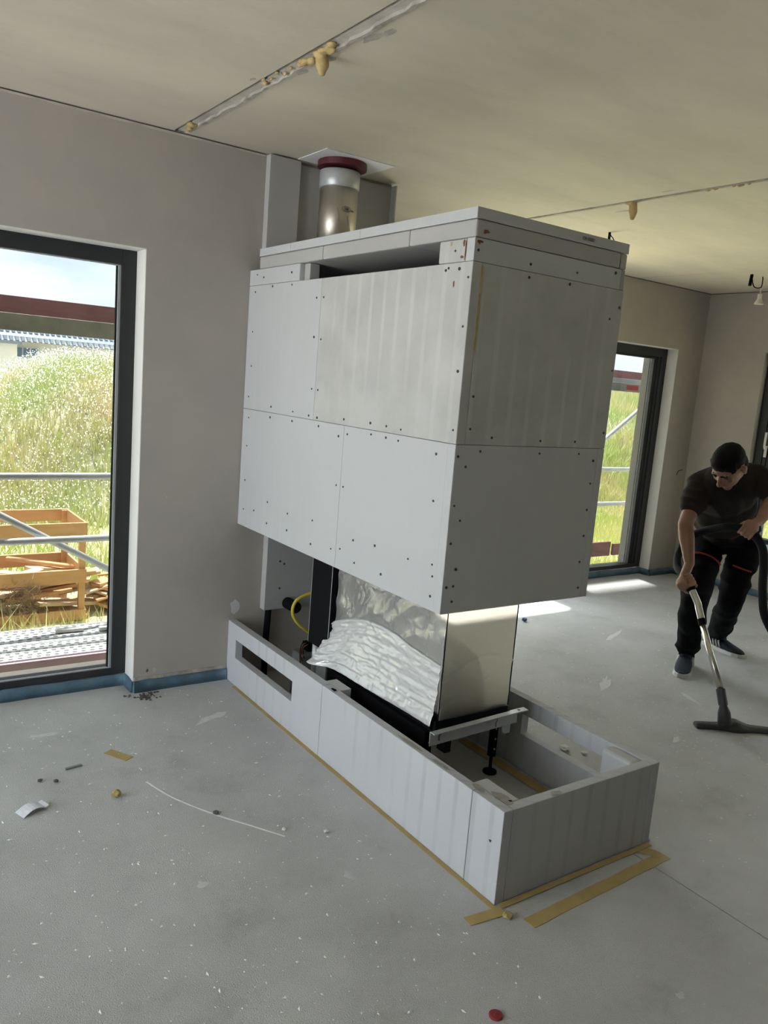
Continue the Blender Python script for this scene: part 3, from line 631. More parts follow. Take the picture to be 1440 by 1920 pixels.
quad_strip('masking_tape', (-1.06, -.555), (-1.0, -.655), .045, M['tape'], 'loose yellow tape rectangle on open floor at left')
def crumple(name, c, r, m, label, cat, flat=.6, seed=0, n=2):
    bm = bmesh.new(); bmesh.ops.create_icosphere(bm, subdivisions=n, radius=1)
    for v_ in bm.verts:
        k = 1+.55*noise.noise(v_.co*2.3+Vector((seed*3.1, 0, 0))); v_.co = Vector((v_.co.x*k*r, v_.co.y*k*r, v_.co.z*k*r*flat))
    zmin = min(v_.co.z for v_ in bm.verts)
    for v_ in bm.verts: v_.co += Vector((c[0], c[1], (c[2] if len(c) > 2 else 0)-zmin+.0003))
    me = bpy.data.meshes.new(name); bm.to_mesh(me); bm.free(); o = obj(name, me, m); rest(o)
    if label: tag(o, label, cat)
    return o
crumple('crumpled_tape', (-.300, -2.125), .016, M['tape'], 'crumpled yellow tape end at foot of the near plinth corner', 'tape', .5, 2)
crumple('crumpled_tape', (.47, -2.045), .018, M['chip'], 'pale crumpled tape scrap at foot of the far right plinth corner', 'tape', .4, 5)
crumple('crumpled_tape', (-1.133, -.922), .016, M['tape'], 'crumpled ochre tape ball on the open floor', 'tape', .9, 8)
# ------------------------------------------------------------------ small litter
def folded(name, c, wd, ln, rot, m, label):
    v = []; f = []; K = 8; cs, sn = math.cos(rot), math.sin(rot)
    for i in range(K+1):
        u = i/K*ln; z = .002+.018*math.sin(i/K*PI)**1.0+(.012 if i == K else 0)
        for s_ in (0, 1): x = u-ln/2; y = (s_-.5)*wd*(1-.25*i/K*s_); v.append((c[0]+x*cs-y*sn, c[1]+x*sn+y*cs, z))
    for i in range(K): f.append((2*i, 2*i+2, 2*i+3, 2*i+1))
    x, y = ln*.1, wd*.5
    o = MB().add(v, f).build(name, m); rest(o); q = o.modifiers.new('t', 'SOLIDIFY'); q.thickness = .0012; return tag(o, label, 'paper')
folded('paper_scrap', (-1.413, -.885), .055, .095, .35, M['paper'], 'white folded printed paper scrap on the floor at far left')
single('wood_sliver', MB().obox((-1.213, -.636, .004), (1, .15, 0), (-.15, 1, 0), (0, 0, 1), .032, .005, .0035), M['greybox'], 'thin grey sliver on the floor beside the yellow tape rectangle', 'sliver')
cap = MB().tube([(-.597, -2.399, .0004), (-.597, -2.399, .004), (-.597, -2.399, .006)], [.0185, .0185, .016], 32).build('red_disc', M['reddisc']); rest(cap); tag(cap, 'small dark red round disc on the floor at the bottom edge', 'disc')
mk = MB().tube([(-.605, -2.404, .0063), (-.601, -2.396, .0063), (-.597, -2.402, .0063), (-.593, -2.394, .0063), (-.589, -2.400, .0063)], .0012, 5).build('embossed_mark', M['rust'], cap)
crumple('blue_scrap', (2.032, .181), .018, M['bluecap'], 'small blue plastic scrap on the bright floor right of the firebox', 'scrap', .7, 3)
crumple('pebble', (-.853, -1.189), .012, M['stone'], 'dark pebble lying on the long white floor scratch', 'pebble', .5, 4, 1)
crumple('pebble', (-1.347, -.692), .009, M['stone'], 'dark pebble left of the grey sliver, nearer the paper scrap', 'pebble', .7, 6, 1)
crumple('pebble', (-1.297, -.721), .010, M['stone'], 'dark pebble between the paper scrap and the grey sliver', 'pebble', .6, 7, 1)
crumple('board_chip', (-.683, -1.392), .010, M['chip'], 'small white chip on the floor just past the scratch end', 'chip', .5, 9, 1)
crumple('board_chip', (-.56, -1.477), .011, M['chip'], 'small grey chip on floor nearer the plinth than the scratch', 'chip', .7, 10, 1)
crumple('board_chip', (.749, -1.385), .025, M['chip'], 'larger white chip on the floor right of the plinth opening', 'chip', .35, 11, 2)
crumple('board_chip', (.80, -1.46), .016, M['chip'], 'white crumb beside the larger chip right of the plinth', 'chip', .5, 12, 1)
sc_ = MB().tube(spline([(-1.0, -.86, .0006), (-.95, -1.02, .0006), (-.86, -1.19, .0006), (-.78, -1.31, .0006), (-.70, -1.43, .0006)]), [.0045]*33, 6)
sc_ = MB().add([(p[0], p[1], max(.0002, min(.001, p[2]))) for p in sc_.v], sc_.f).build('floor_scratch', M['crumb'], fl)
for k, (x, y, rx_, ry_, a_) in enumerate(((-.55, -.42, .10, .03, .5), (-.62, -1.72, .018, .03, 0), (-1.05, -1.55, .02, .02, 0), (1.6, -.9, .16, .03, .6), (1.9, -1.25, .10, .02, 1.2), (1.35, -1.55, .05, .016, .3), (2.4, -.3, .2, .02, .4), (-1.25, -.30, .10, .025, -.1), (-.1, -2.6, .02, .012, .4))):
    cs, sn = math.cos(a_), math.sin(a_); v = [(x, y, .0007)]
    for q in range(16):
        t_ = 2*PI*q/16; px_, py_ = rx_*math.cos(t_)*random.uniform(.4, 1.15), ry_*math.sin(t_)*random.uniform(.4, 1.3); v.append((x+px_*cs-py_*sn, y+px_*sn+py_*cs, .0004))
    MB().add(v, [(0, q+1, (q+1) % 16+1) for q in range(16)]).build('dust_smudge', M['dust'], fl)
# crumbs: too many and small to count
cb = MB(); rnd = random.Random(11)
for k in range(2600):
    if k < 1000: x, y = rnd.uniform(-1.9, -.36), rnd.uniform(-3.0, -.05)
    elif k < 2200: x, y = rnd.uniform(.5, 3.6), rnd.uniform(-3.0, .7)
    else: x, y = rnd.gauss(1.3, .35), rnd.gauss(-1.3, .35)
    if x > 4.5 or y > .8 or (x < .52 and y > -2.1 and x > -.33): continue
    r = rnd.choice((.0015, .002, .003, .0045)); h_ = r*.5; a = rnd.uniform(0, PI)
    cs, sn = math.cos(a)*r, math.sin(a)*r; e = rnd.uniform(.5, 2.2)
    cb.add([(x+cs*e, y+sn*e, 0.0002), (x-sn, y+cs, 0.0002), (x-cs*e, y-sn*e, 0.0002), (x+sn, y-cs, 0.0002), (x, y, h_+.0004)], [(0, 1, 4), (1, 2, 4), (2, 3, 4), (3, 0, 4)])
cr_ = cb.build('floor_crumbs', M['crumb']); tag(cr_, 'pale crumbs and dust flecks scattered over the screed', 'crumbs', kind='stuff')
cb = MB()
for k in range(60):
    x, y = rnd.gauss(-.75, .035), rnd.gauss(-.06, .03)
    if y > -.02: continue
    r = rnd.uniform(.002, .006); cb.box(x-r, x+r, y-r, y+r, .0002, r, .001)
tag(cb.build('dirt_crumbs', M['stone']), 'dark dirt crumbs at the wall corner below the window reveal', 'crumbs', kind='stuff')
# ------------------------------------------------------------------ ceiling details
def foam(name, c, n, spread, r, label, drip=None, seed=1):
    rg = random.Random(seed); mb = MB()
    for k in range(n):
        mb.ell((c[0]+rg.uniform(-.016, .016), c[1]+rg.uniform(-spread, spread), H+.004-rg.uniform(0, .008)), ((1, 0, 0), (0, 1, 0), (0, 0, 1)), (rg.uniform(.5, 1)*r, rg.uniform(.6, 1.6)*r, rg.uniform(.4, .9)*r), 12, 8)
    if drip: mb.chain([(c[0]+.01, c[1], H), (c[0]+.012, c[1]-.004, H-drip*.6), (c[0]+.012, c[1]-.004, H-drip)], [.02, .022, .013])
    me = baked(name, mb, .004, 2); o = obj(name, me, M['foam']); rest(o); return tag(o, label, 'foam')
foam('foam_blob', (-.648, -1.23, 0), 14, .12, .016, 'yellow foam oozing with a thick drip from the nearer ceiling joint', .055, 2)
foam('foam_blob', (-.655, -.98, 0), 9, .16, .010, 'thin yellow foam bits midway along the nearer ceiling joint', None, 3)
foam('foam_blob', (-.650, -.10, 0), 8, .06, .014, 'yellow foam where the ceiling joint meets the wall', None, 4)
foam('foam_blob', (1.49, -.765, 0), 6, .03, .014, 'brown yellow foam drip on the farther ceiling joint', .075, 5)
foam('foam_blob', (1.484, -1.32, 0), 9, .12, .012, 'pale foam bits on the farther ceiling joint near the right edge', None, 6)
hk = thing('ceiling_cable_stub', 'short black cable loop hanging from the ceiling behind the casing corner', 'cable', (2.03, -.17, H))
MB().tube([(2.03, -.17, H-.0005), (2.03, -.17, H-.10)], .008, 8).build('cable_stub', M['black'], hk)
MB().tube(spline([(2.03, -.17, H-.01), (2.0, -.2, H-.05), (1.995, -.2, H-.12)]), .003, 6).build('wire', M['black'], hk); MB().tube(spline([(2.03, -.17, H-.01), (2.055, -.19, H-.05), (2.06, -.19, H-.12)]), .003, 6).build('wire', M['black'], hk)
lp = thing('bare_lamp_holder', 'bare lamp holder on wires below the far ceiling at right', 'lamp', (3.93, -.06, H))
MB().tube([(3.80, -.05, H-.0005), (3.775, -.06, H-.085)], .012, 8).build('cable', M['black'], lp)
MB().tube(spline([(3.80, -.05, H-.01), (3.80, -.08, H-.09), (3.86, -.10, H-.09), (3.92, -.07, H-.03), (3.93, -.06, H-.001)]), .004, 6).build('wire', M['black'], lp, smooth=True)
MB().tube([(3.93, -.06, H-.001), (3.93, -.06, H-.14)], .004, 6).build('wire', M['lampw'], lp)
MB().tube([(3.93, -.06, H-.13), (3.93, -.06, H-.165), (3.93, -.06, H-.20), (3.93, -.06, H-.205)], [.017, .017, .034, .034], 20).build('holder', M['lampw'], lp, smooth=False)
for cx, cy, rx_, ry_ in ((-.600, -1.22, .022, .07), (-.590, -1.45, .025, .05), (-.605, -1.05, .012, .05), (-.575, -1.52, .012, .06), (-.70, -.85, .008, .02), (1.40, -1.05, .012, .06), (1.62, -.62, .010, .07)):
    v = [(cx, cy, H-.0012)]+[(cx+rx_*math.cos(2*PI*k/12)*random.uniform(.5, 1.3), cy+ry_*math.sin(2*PI*k/12)*random.uniform(.5, 1.2), H-.0005) for k in range(12)]
    MB().add(v, [(0, (k+1) % 12+1, k+1) for k in range(12)]).build('mortar_smudge', M['joint'], ce)
# wall blemishes
def blot(c, axis, rx, rz, m, n=12):
    v = []; 
    for k in range(n):
        a = 2*PI*k/n; q = random.uniform(.55, 1.15)
        v.append((c[0]+rx*math.cos(a)*q, c[1]-.0007, c[2]+rz*math.sin(a)*q))
    v.append((c[0], c[1]-.0012, c[2])); return MB().add(v, [(k, (k+1) % n, n) for k in range(n)]).build('wall_mark', m, wb if c[1] < .5 else wf)
blot((-.269, 0, .375), 'Y', .028, .05, M['chip']); blot((-.715, 0, .103), 'Y', .009, .011, M['stone']); blot((-.680, 0, .10), 'Y', .012, .014, M['joint'])
for c in ((-.662, 0, .975), (-.65, 0, .962), (-.65, 0, 1.86), (-.40, 0, .44), (-.43, 0, .437)): blot(c, 'Y', .006, .008, M['joint'])
MB().tube([(4.50, YF-.003, .945), (4.52, YF-.003, .985), (4.58, YF-.003, .995)], .004, 5).build('wall_mark', M['screw'], wf)

# ------------------------------------------------------------------ plastic bag under the right window
def dbag(p, u, v): return .018*ridge(p*3.0, 2.0, 4)+.012*noise.noise(p*9)
bg_ = sheet('plastic_sheet', M['plastic'], (XE-.02, .05, .475), (0, -.55, -.02), (.01, .05, -.20), (-1, 0, 0), 40, 22, dbag, None); rest(bg_); tag(bg_, 'crumpled white and blue plastic film hanging on sill of right window', 'plastic film')

# ------------------------------------------------------------------ vacuum cleaner wand
vc = thing('vacuum_wand', 'vacuum cleaner wand with chrome tube, black hose and wide floor nozzle', 'vacuum cleaner', (1.70, -1.58, 0))
hc = Vector((1.745, -1.605, 0)); hd_ = Vector((1.891-1.591, -1.704+1.486, 0)).normalized(); hn = Vector((-hd_.y, hd_.x, 0))
K = 24; pts = []; rr = []
v = []; f = []
for i in range(K+1):
    u = -1+2*i/K; c = hc+hd_*(.20*u)-hn*.012*u*u
    hgt = .026+.022*math.exp(-(u/.22)**2); dp = .030+.022*math.exp(-(u/.3)**2)
    prof = [(-dp, .001), (dp, .001), (dp*1.0, hgt*.5), (dp*.55, hgt), (-dp*.55, hgt), (-dp, hgt*.5)]
    v += [c+hn*a+Vector((0, 0, z)) for a, z in prof]
for i in range(K):
    for q in range(6): f.append((6*i+q, 6*i+(q+1) % 6, 6*i+6+(q+1) % 6, 6*i+6+q))
f.append((5, 4, 3, 2, 1, 0)); f.append(tuple(6*K+q for q in range(6)))
MB().add(v, f).build('floor_nozzle', M['nozzle'], vc, smooth=False, bevel=.006)
W0, W1, W2, W3, W4 = (1.787, -1.234, .627), (1.782, -1.283, .567), (1.758, -1.338, .484), (1.664, -1.566, .175), (1.645, -1.60, .105)
MB().tube([Vector(W4)+Vector((.02, .0, -.06)), W4, Vector(W4)*.6+Vector(W3)*.4, Vector(W3)], [.034, .030, .019, .019], 20).build('nozzle_neck', M['nozzle'], vc, smooth=True)
MB().tube([Vector(W4)*.55+Vector(W3)*.45, Vector(W3)+Vector((.008, .019, .028))], .0225, 20).build('socket', M['nozzle'], vc)
MB().tube([W3, W2], [.0165, .0165], 24).build('lower_tube', M['chrome'], vc, smooth=True)
MB().tube([Vector(W2)-Vector((-.003, -.007, -.010))*1, Vector(W2)+Vector((-.004, -.010, -.015))], .0205, 20).build('clamp_ring', M['black'], vc)
MB().tube(spline([W2, (1.775, -1.300, .54), W1, W0]), .0185, 24).build('bent_tube', M['chrome'], vc, smooth=True)
hose_pts = [W0, (1.800, -1.195, .66), (1.825, -1.145, .685), (1.872, -1.075, .705), (1.945, -1.02, .765), (1.995, -1.04, .86), (2.005, -1.15, .925), (1.985, -1.30, .970), (2.022, -1.385, .948), (2.052, -1.433, .885), (2.063, -1.451, .791), (2.115, -1.44, .639), (2.182, -1.453, .472), (2.417, -1.50, .26), (2.8, -1.62, .10), (3.2, -1.85, .024), (3.6, -2.2, .024)]
hp = spline(hose_pts, 22)
MB().tube(hp, [.0215+(.0012 if k % 2 else 0) for k in range(len(hp))], 14).build('hose', M['hose'], vc, smooth=True)
MB().tube([Vector(W0)+Vector((0, -.004, -.008)), hp[10], hp[24]], .0225, 16).build('hand_grip', M['black'], vc, smooth=True)

# ------------------------------------------------------------------ the man
man = thing('person', 'person in dark t-shirt and black work trousers bending to vacuum the floor', 'person', (2.5, -.92, 0))
tc_ = Vector((-.85, -.527, 0)); rt = Vector((.527, -.85, 0)); UP = Vector((0, 0, 1))
an1, kn1, hi1 = Vector((2.325, -.915, .10)), Vector((2.160, -1.022, .455)), Vector((2.468, -.855, .77))
an2, kn2, hi2 = Vector((2.90, -.755, .09)), Vector((2.555, -1.005, .425)), Vector((2.595, -1.035, .79))
pel = (hi1+hi2)/2+Vector((.02, .01, .04)); wai = Vector((2.375, -.985, .945)); che = Vector((2.17, -1.11, 1.135)); nek = Vector((2.03, -1.20, 1.225))
shR, shL = Vector((2.035, -1.035, 1.160)), Vector((2.235, -1.240, 1.232))
elR, wrR = Vector((1.885, -1.075, .945)), Vector((1.858, -1.152, .745))
elL, wrL = Vector((2.245, -1.352, 1.130)), Vector((2.098, -1.375, 1.018))
hdc = Vector((1.912, -1.262, 1.288))
lat = (shL-shR).normalized()
fh = (tc_*.56-rt*.40-UP*.74).normalized()                        # where the face points
uh = (UP-fh*UP.dot(fh)).normalized(); sh_ = fh.cross(uh).normalized()     # crown, and sideways
if sh_.dot(rt) < 0: sh_ = -sh_
uh = (uh+sh_*.10).normalized(); sh_ = (sh_-uh*sh_.dot(uh)).normalized()
def hp_(s, u, f_): return hdc+sh_*s+uh*u+fh*f_
B = MB()
# head and face
B.ell(hp_(0, .025, -.012), (sh_, fh, uh), (.076, .096, .088), 28, 18)
B.ell(hp_(0, -.035, .022), (sh_, fh, uh), (.058, .068, .072), 24, 14)
B.ell(hp_(0, -.092, .058), (sh_, fh, uh), (.026, .022, .020))          # chin
B.cap(hp_(0, .008, .082), hp_(0, -.030, .106), .008, .013)            # nose
B.ell(hp_(-.012, -.034, .098), (sh_, fh, uh), (.009, .011, .008)); B.ell(hp_(.012, -.034, .098), (sh_, fh, uh), (.009, .011, .008))
B.cap(hp_(-.036, .022, .074), hp_(.036, .022, .074), .011, .011)      # brow
B.cap(hp_(-.018, -.056, .083), hp_(.018, -.056, .083), .007, .007); B.cap(hp_(-.015, -.068, .080), hp_(.015, -.068, .080), .008, .008)
for s_ in (-1, 1):
    B.ell(hp_(s_*.038, -.024, .062), (sh_, fh, uh), (.018, .016, .018))     # cheek
    B.ell(hp_(s_*.080, -.012, -.010), (sh_, (fh*.95+uh*.3).normalized(), uh), (.008, .018, .031))  # ear
    B.ell(hp_(s_*.086, -.006, -.018), (sh_, fh, uh), (.006, .012, .020))
B.chain([hp_(0, -.05, -.02), nek+Vector((.03, .015, .02)), che], [.056, .060, .09])
# trunk
B.ell(che, (lat, (wai-che).normalized(), lat.cross((wai-che).normalized())), (.165, .17, .11)); B.chain([che, wai, pel], [.11, .10, .10])
B.chain([shR, elR], [.050, .040]); B.chain([elR, elR.lerp(wrR, .35), wrR], [.040, .041, .027])
B.chain([shL, elL], [.050, .040]); B.chain([elL, elL.lerp(wrL, .35), wrL], [.040, .041, .027])
B.chain([pel, hi1, kn1, an1], [.09, .078, .052, .033]); B.chain([pel, hi2, kn2, an2], [.09, .078, .052, .033])
B.chain([an1, an1+tc_*.03-UP*.055], [.032, .024]); B.chain([an2, an2+tc_*.02+rt*.02-UP*.055], [.032, .024])
def grip(B, c, axis, side, wrist, rt_):
    """hand closed round a tube: axis = tube direction (index finger first), side = where the palm sits"""
    a = Vector(axis).normalized(); n = Vector(side); n = (n-a*n.dot(a)).normalized(); b_ = a.cross(n)
    R = rt_+.0085; pc = Vector(c)+n*(rt_+.015)
    B.ell(pc, (a, n, b_), (.043, .017, .036), 20, 12); B.ell(pc+n*.004+b_*.015, (a, n, b_), (.038, .015, .028))
    B.chain([wrist, pc+b_*.02, pc], [.026, .024, .020])
    for k in range(4):
        off = a*(.031-.0205*k); span = (2.5, 2.75, 2.6, 2.25)[k]; r_ = (.0088, .0092, .0088, .0078)[k]
        pts = []
        for q in range(7):
            th = -.15-span*q/6*1.12; rad = R+(.006 if q in (1, 3) else 0)
            pts.append(Vector(c)+off+(n*math.cos(th)+b_*math.sin(th))*rad)
        B.chain([pc+off*.95-b_*.02]+pts, [.010]+[r_*(1-.03*q) for q in range(7)], 12)
    pts = [pc+b_*.022+a*.012]
    for q in range(4): th = .75+.55*q; pts.append(Vector(c)+a*(.030+.006*q)+(n*math.cos(th)+b_*math.sin(th))*(R+.003))
    B.chain(pts, [.014, .0125, .0110, .0100, .0085], 12)
gR = Vector((1.803, -1.190, .662)); aR = Vector(hp[8])-Vector(hp[20])
grip(B, Vector(hp[18]), Vector(W1)-Vector(hp[30]), -rt*.9+UP*.35+tc_*.35, wrR, .0225)
iL = 8*22-7
grip(B, Vector(hp[iL]), hp[iL]-hp[iL+10], UP*.85+rt*.30+tc_*.35, wrL, .0225)
me = baked('body', B, .0042, 5, .5); body = obj('body', me, M['skin'], man)
# eyes
for s_ in (-1, 1):
    e = MB().ell(hp_(s_*.030, .002, .076), (sh_, fh, uh), (.012, .009, .006), 16, 10).build('eye', M['eye'], body, smooth=True)
    MB().ell(hp_(s_*.030, -.001, .0815), (sh_, fh, uh), (.0055, .0055, .0055), 12, 8).build('eyebrow', M['hair'], body) if False else None
    MB().cap(hp_(s_*.016, .018, .088), hp_(s_*.044, .020, .078), .0045, .0035).build('eyebrow', M['hair'], body, smooth=True)
# hair cap
hm = MB(); hm.ell(hp_(0, .036, -.018), (sh_, fh, uh), (.079, .098, .085), 30, 20); hm.ell(hp_(0, -.012, -.052), (sh_, fh, uh), (.071, .060, .070), 24, 16)
hm.ell(hp_(0, .060, .040), (sh_, fh, uh), (.056, .042, .036), 24, 14)
for k in range(26):
    a_ = -1.15+2.3*k/25; s0 = math.sin(a_)*.070; f0 = math.cos(a_)*.078
    hm.cap(hp_(s0, .060, f0*.72), hp_(s0*1.05, .040+random.uniform(-.008, .006)-(.022 if abs(a_) > .85 else 0), f0*.96+.002), .010, .0035, 8)
hair = obj('hair', baked('hair', hm, .004, 3, .5, lambda p: .0014*noise.noise(p*60)+.001*noise.noise(p*150)), M['hair'], man)
# t-shirt
S = MB()
tax = (wai-che).normalized(); dep = lat.cross(tax).normalized()
S.ell(che+dep*0, (lat, tax, dep), (.178, .20, .128), 28, 16)
S.ell(wai.lerp(che, .40), (lat, tax, dep), (.174, .18, .140), 28, 16); S.ell(wai-tax*.01, (lat, tax, dep), (.172, .085, .142), 28, 16)
S.chain([nek+Vector((.02, .01, 0)), che], [.068, .12]); S.chain([shR.lerp(shL, .25)+UP*.01, shR, shR.lerp(elR, .54)], [.078, .066, .064]); S.chain([shL.lerp(shR, .25)+UP*.01, shL, shL.lerp(elL, .60)], [.078, .066, .064])
S.chain([shR.lerp(shL, .2)-UP*.02, shL.lerp(shR, .2)-UP*.02], [.088, .088]); S.chain([che.lerp(wai, .6)-lat*.07, wai-lat*.06], [.10, .10]); S.chain([che.lerp(wai, .6)+lat*.07, wai+lat*.06], [.10, .10])
S.chain([che, wai-tax*.02], [.12, .12])
def wr_(p): return .010*ridge((p.x*2, p.y*2, p.z*3.2+p.x*2), 2.6, 2)+.006*noise.noise(p*9)
shirt = obj('t_shirt', baked('t_shirt', S, .0065, 6, .5, wr_), M['cloth_shirt'], man)
# trousers
Tm = MB()
Tm.chain([pel+UP*.02+tc_*.03, wai-UP*.03+tc_*.005], [.125, .105])
Tm.ell(pel+UP*.03, (lat, UP, lat.cross(UP)), (.170, .12, .14), 28, 16); Tm.chain([pel+UP*.02-lat*.04, wai-lat*.030-tc_*.015], [.125, .098]); Tm.chain([pel+UP*.02+lat*.04, wai+lat*.030-tc_*.015], [.125, .098])
Tm.chain([pel+UP*.01-lat*.03, hi1, kn1, kn1.lerp(an1, .55), an1+UP*.04], [.112, .092, .074, .068, .066]); Tm.chain([pel+UP*.01+lat*.03, hi2, kn2, kn2.lerp(an2, .55), an2+UP*.035], [.112, .092, .074, .068, .066])
def wt_(p): return .012*ridge((p.x*1.6, p.y*1.6, p.z*3.8), 2.4, 5)+.008*noise.noise(p*11)
tro = obj('trousers', baked('trousers', Tm, .0065, 5, .5, wt_), M['cloth_trouser'], man)
rtm = MB(); q1 = hi1.lerp(kn1, .33)
for h_, k_, s_ in ((hi1, kn1, 0), (hi2, kn2, 1)):
    c_ = h_.lerp(k_, .38); ax_ = (k_-h_).normalized(); e1 = rt; e1 = (e1-ax_*e1.dot(ax_)).normalized(); e2 = ax_.cross(e1)
    if e2.dot(tc_) < 0: e2 = -e2
    pts = [c_+(e1*math.cos(a)+e2*math.sin(a))*.106-UP*.012*math.cos(a) for a in (math.radians(25+(30 if s_ else 0))+math.radians(60 if s_ else 130)*k/12 for k in range(13))]
    MB().tube(pts, .0065, 8, flat=.6).build('pocket_trim', M['redtrim'], tro, smooth=True)
# shoes
def shoe(an, dirn):
    d = Vector(dirn).normalized(); s_ = Vector((-d.y, d.x, 0)); base = Vector((an.x, an.y, 0))-d*.03
    prof = [(-.065, .022, .060), (-.05, .035, .090), (0, .040, .102), (.04, .042, .096), (.09, .046, .080), (.135, .051, .062), (.18, .050, .052), (.22, .038, .044), (.240, .018, .032)]
    def loft(z0, scale, zt):
        v = []; f = []; n = 12
        for (x, hw, h_) in prof:
            hh = h_ if zt is None else zt
            for k in range(n):
                a = PI*k/(n-1); yy = math.cos(a)*hw*scale; z = z0+(hh-z0)*math.sin(a)**.6 if zt is None else (z0 if k in (0, n-1) else zt)
                v.append(base+d*x*(scale if x > 0 else scale)+s_*yy+UP*z)
        m_ = len(prof)
        for i in range(m_-1):
            for k in range(n-1): f.append((i*n+k, i*n+k+1, (i+1)*n+k+1, (i+1)*n+k))
            f.append((i*n, (i+1)*n, (i+1)*n+n-1, i*n+n-1))
        f.append(tuple(range(n))); f.append(tuple((m_-1)*n+k for k in range(n))[::-1]); return MB().add(v, f)
    sh = loft(.018, 1.0, None).build('shoe', M['shoe'], man, smooth=True); sb = sh.modifiers.new('sub', 'SUBSURF'); sb.levels = 1; sb.render_levels = 1
    so2 = loft(.0005, 1.05, .024).build('sole', M['sole'], sh, bevel=.002)
    MB().tube([base+d*.01+UP*.06, Vector(an)+d*.0+UP*.0, Vector(an)+UP*.09], [.048, .046, .045], 18).build('sock', M['cloth_trouser'], sh, smooth=True)
    MB().tube([base+d*.075+UP*.066, base+d*.03+UP*.092, base+d*.0+UP*.100], [.030, .040, .036], 16).build('tongue', M['shoe'], sh, smooth=True)
    for side in (-1, 1):
        for k in range(3):
            x = .035+.024*k; p0 = base+d*(x+.012)+s_*side*.0480+UP*.030; p1 = base+d*(x-.014)+s_*side*.036+UP*(.086-.008*k)
            mid = base+d*x+s_*side*.0455+UP*(.060-.003*k)
            MB().tube([p0, mid, p1], .0058, 8, flat=1).build('side_stripe', M['sole'], sh, smooth=True)
    for k in range(4):
        x = .055+.02*k; zt = .083-.011*k
        MB().tube([base+d*x+s_*.016+UP*(zt-.004), base+d*x+UP*(zt+.004), base+d*x-s_*.016+UP*(zt-.004)], .0028, 6).build('lace', M['bead'], sh)
    return sh
shoe(an1, tc_*1.0-rt*.05); shoe(an2, tc_*.55+rt*.70)

# ------------------------------------------------------------------ outside: scaffold
GZ = -.75
def sc_plank(y0, y1, z, x0, x1, label, slots=True):
    p = thing('scaffold_plank', label, 'scaffold plank', ((x0+x1)/2, (y0+y1)/2, z-.05))
    bx('deck_sheet', M['deck'], p, x0, x1, y0+.012, y1-.012, z-.05, z-.004, .003)
    bx('edge_lip', M['tube'], p, x0, x1, y0, y0+.012, z-.055, z, .002); bx('edge_lip', M['tube'], p, x0, x1, y1-.012, y1, z-.055, z, .002)
    if slots:
        mb = MB(); nx = int((x1-x0)/.055); ny = 6
        for i in range(nx):
            for j in range(ny):
                x = x0+.03+i*.055+(.012 if j % 2 else 0); y = y0+.035+(y1-y0-.07)*j/(ny-1)
                if not (-1.9 < x < 0.3 or 3.0 < x < 6.2): continue
                mb.box(x, x+.026, y-.008, y+.008, z-.0045, z-.002)
        if mb.v: q = mb.build('deck_slots', M['hole'], p); q['kind'] = 'stuff'
    return p
for i, (x0, x1) in enumerate(((-3.2, -.15), (-.14, 2.9), (2.91, 6.0), (6.01, 8.0))):
    for j, (y0, y1) in enumerate(((1.46, 1.75), (1.76, 2.05))):
        if i in (0, 1, 2):
            where = {0: 'outside the left window', 1: 'between both windows, hidden, added for grey bounce', 2: 'outside the far window'}[i]; side = ('nearer', 'farther')[j]  # middle pair is unseen, added to bounce grey light through the doorway
            sc_plank(y0, y1, -.30, x0, x1, 'perforated steel scaffold plank low %s, the %s of two' % (where, side))
for (x0, x1), w_ in (((-3.2, .2), 'left'), ((2.91, 8.0), 'right')):
    for z, lv in ((1.795, 'middle'), (3.75, 'top')):  # upper of these levels is unseen, added to narrow the sun patches
        for y0, y1, sd in ((1.475, 1.725, 'nearer'), (1.79, 2.045, 'farther')):
            sc_plank(y0, y1, z, x0, x1, 'steel plank of the %s scaffold level, %s half, the %s of two' % (lv, w_, sd), False)
def plain(name, m, label, cat, *b, bevel=.003, group=None): return single(name, MB().box(*b), m, label, cat, group, bevel)
plain('scaffold_beam', M['pink'], 'faded pink edge beam under the low scaffold deck at left window', 'beam', -3.2, -.15, 1.43, 1.455, -.42, -.31)
plain('scaffold_beam', M['decktrim'], 'weathered grey deck edge of upper scaffold level at eye height, left window', 'beam', -3.2, 1.2, 1.44, 1.47, 1.702, 1.80)
e2 = plain('scaffold_beam', M['deck'], 'pale deck edge of upper scaffold level with red label, far window', 'beam', 3.2, 8.0, 1.44, 1.47, 1.672, 1.752)
MB().box(4.38, 4.55, 1.4385, 1.4402, 1.69, 1.735).build('label_sticker', M['redlabel'], e2)
plain('toe_board', M['toe'], 'red brown upper toe board outside the left window', 'board', -3.2, 1.2, 2.06, 2.09, 1.765, 1.935)
plain('toe_board', M['toe'], 'red brown upper toe board outside the far window', 'board', 2.9, 8.0, 2.06, 2.09, 1.76, 1.90)
plain('toe_board', M['toe'], 'lower red toe board outside the far window, left piece', 'board', 3.6, 5.22, 2.06, 2.09, -.14, .02)
plain('toe_board', M['toe'], 'lower red toe board outside the far window, right piece', 'board', 5.27, 7.0, 2.06, 2.09, -.14, -.01)
for i, (x0, x1, where) in enumerate(((-3.2, 1.2, 'left window'), (2.9, 8.0, 'far window'))):
    for z, s_ in ((.767+(.07 if i else 0), 'upper'), (.322+(.134 if i else 0), 'lower')):
        single('guard_rail', MB().tube([(x0, 2.05, z), (x1, 2.05, z)], .0242, 16), M['tube'], '%s horizontal steel guard rail across the %s' % (s_, where), 'rail', smooth=True)
single('scaffold_brace', MB().tube([(-1.9, 2.11, 1.0), (.1, 2.11, -.16)], .0242, 16), M['tube'], 'diagonal steel scaffold brace crossing the left window', 'brace', smooth=True)
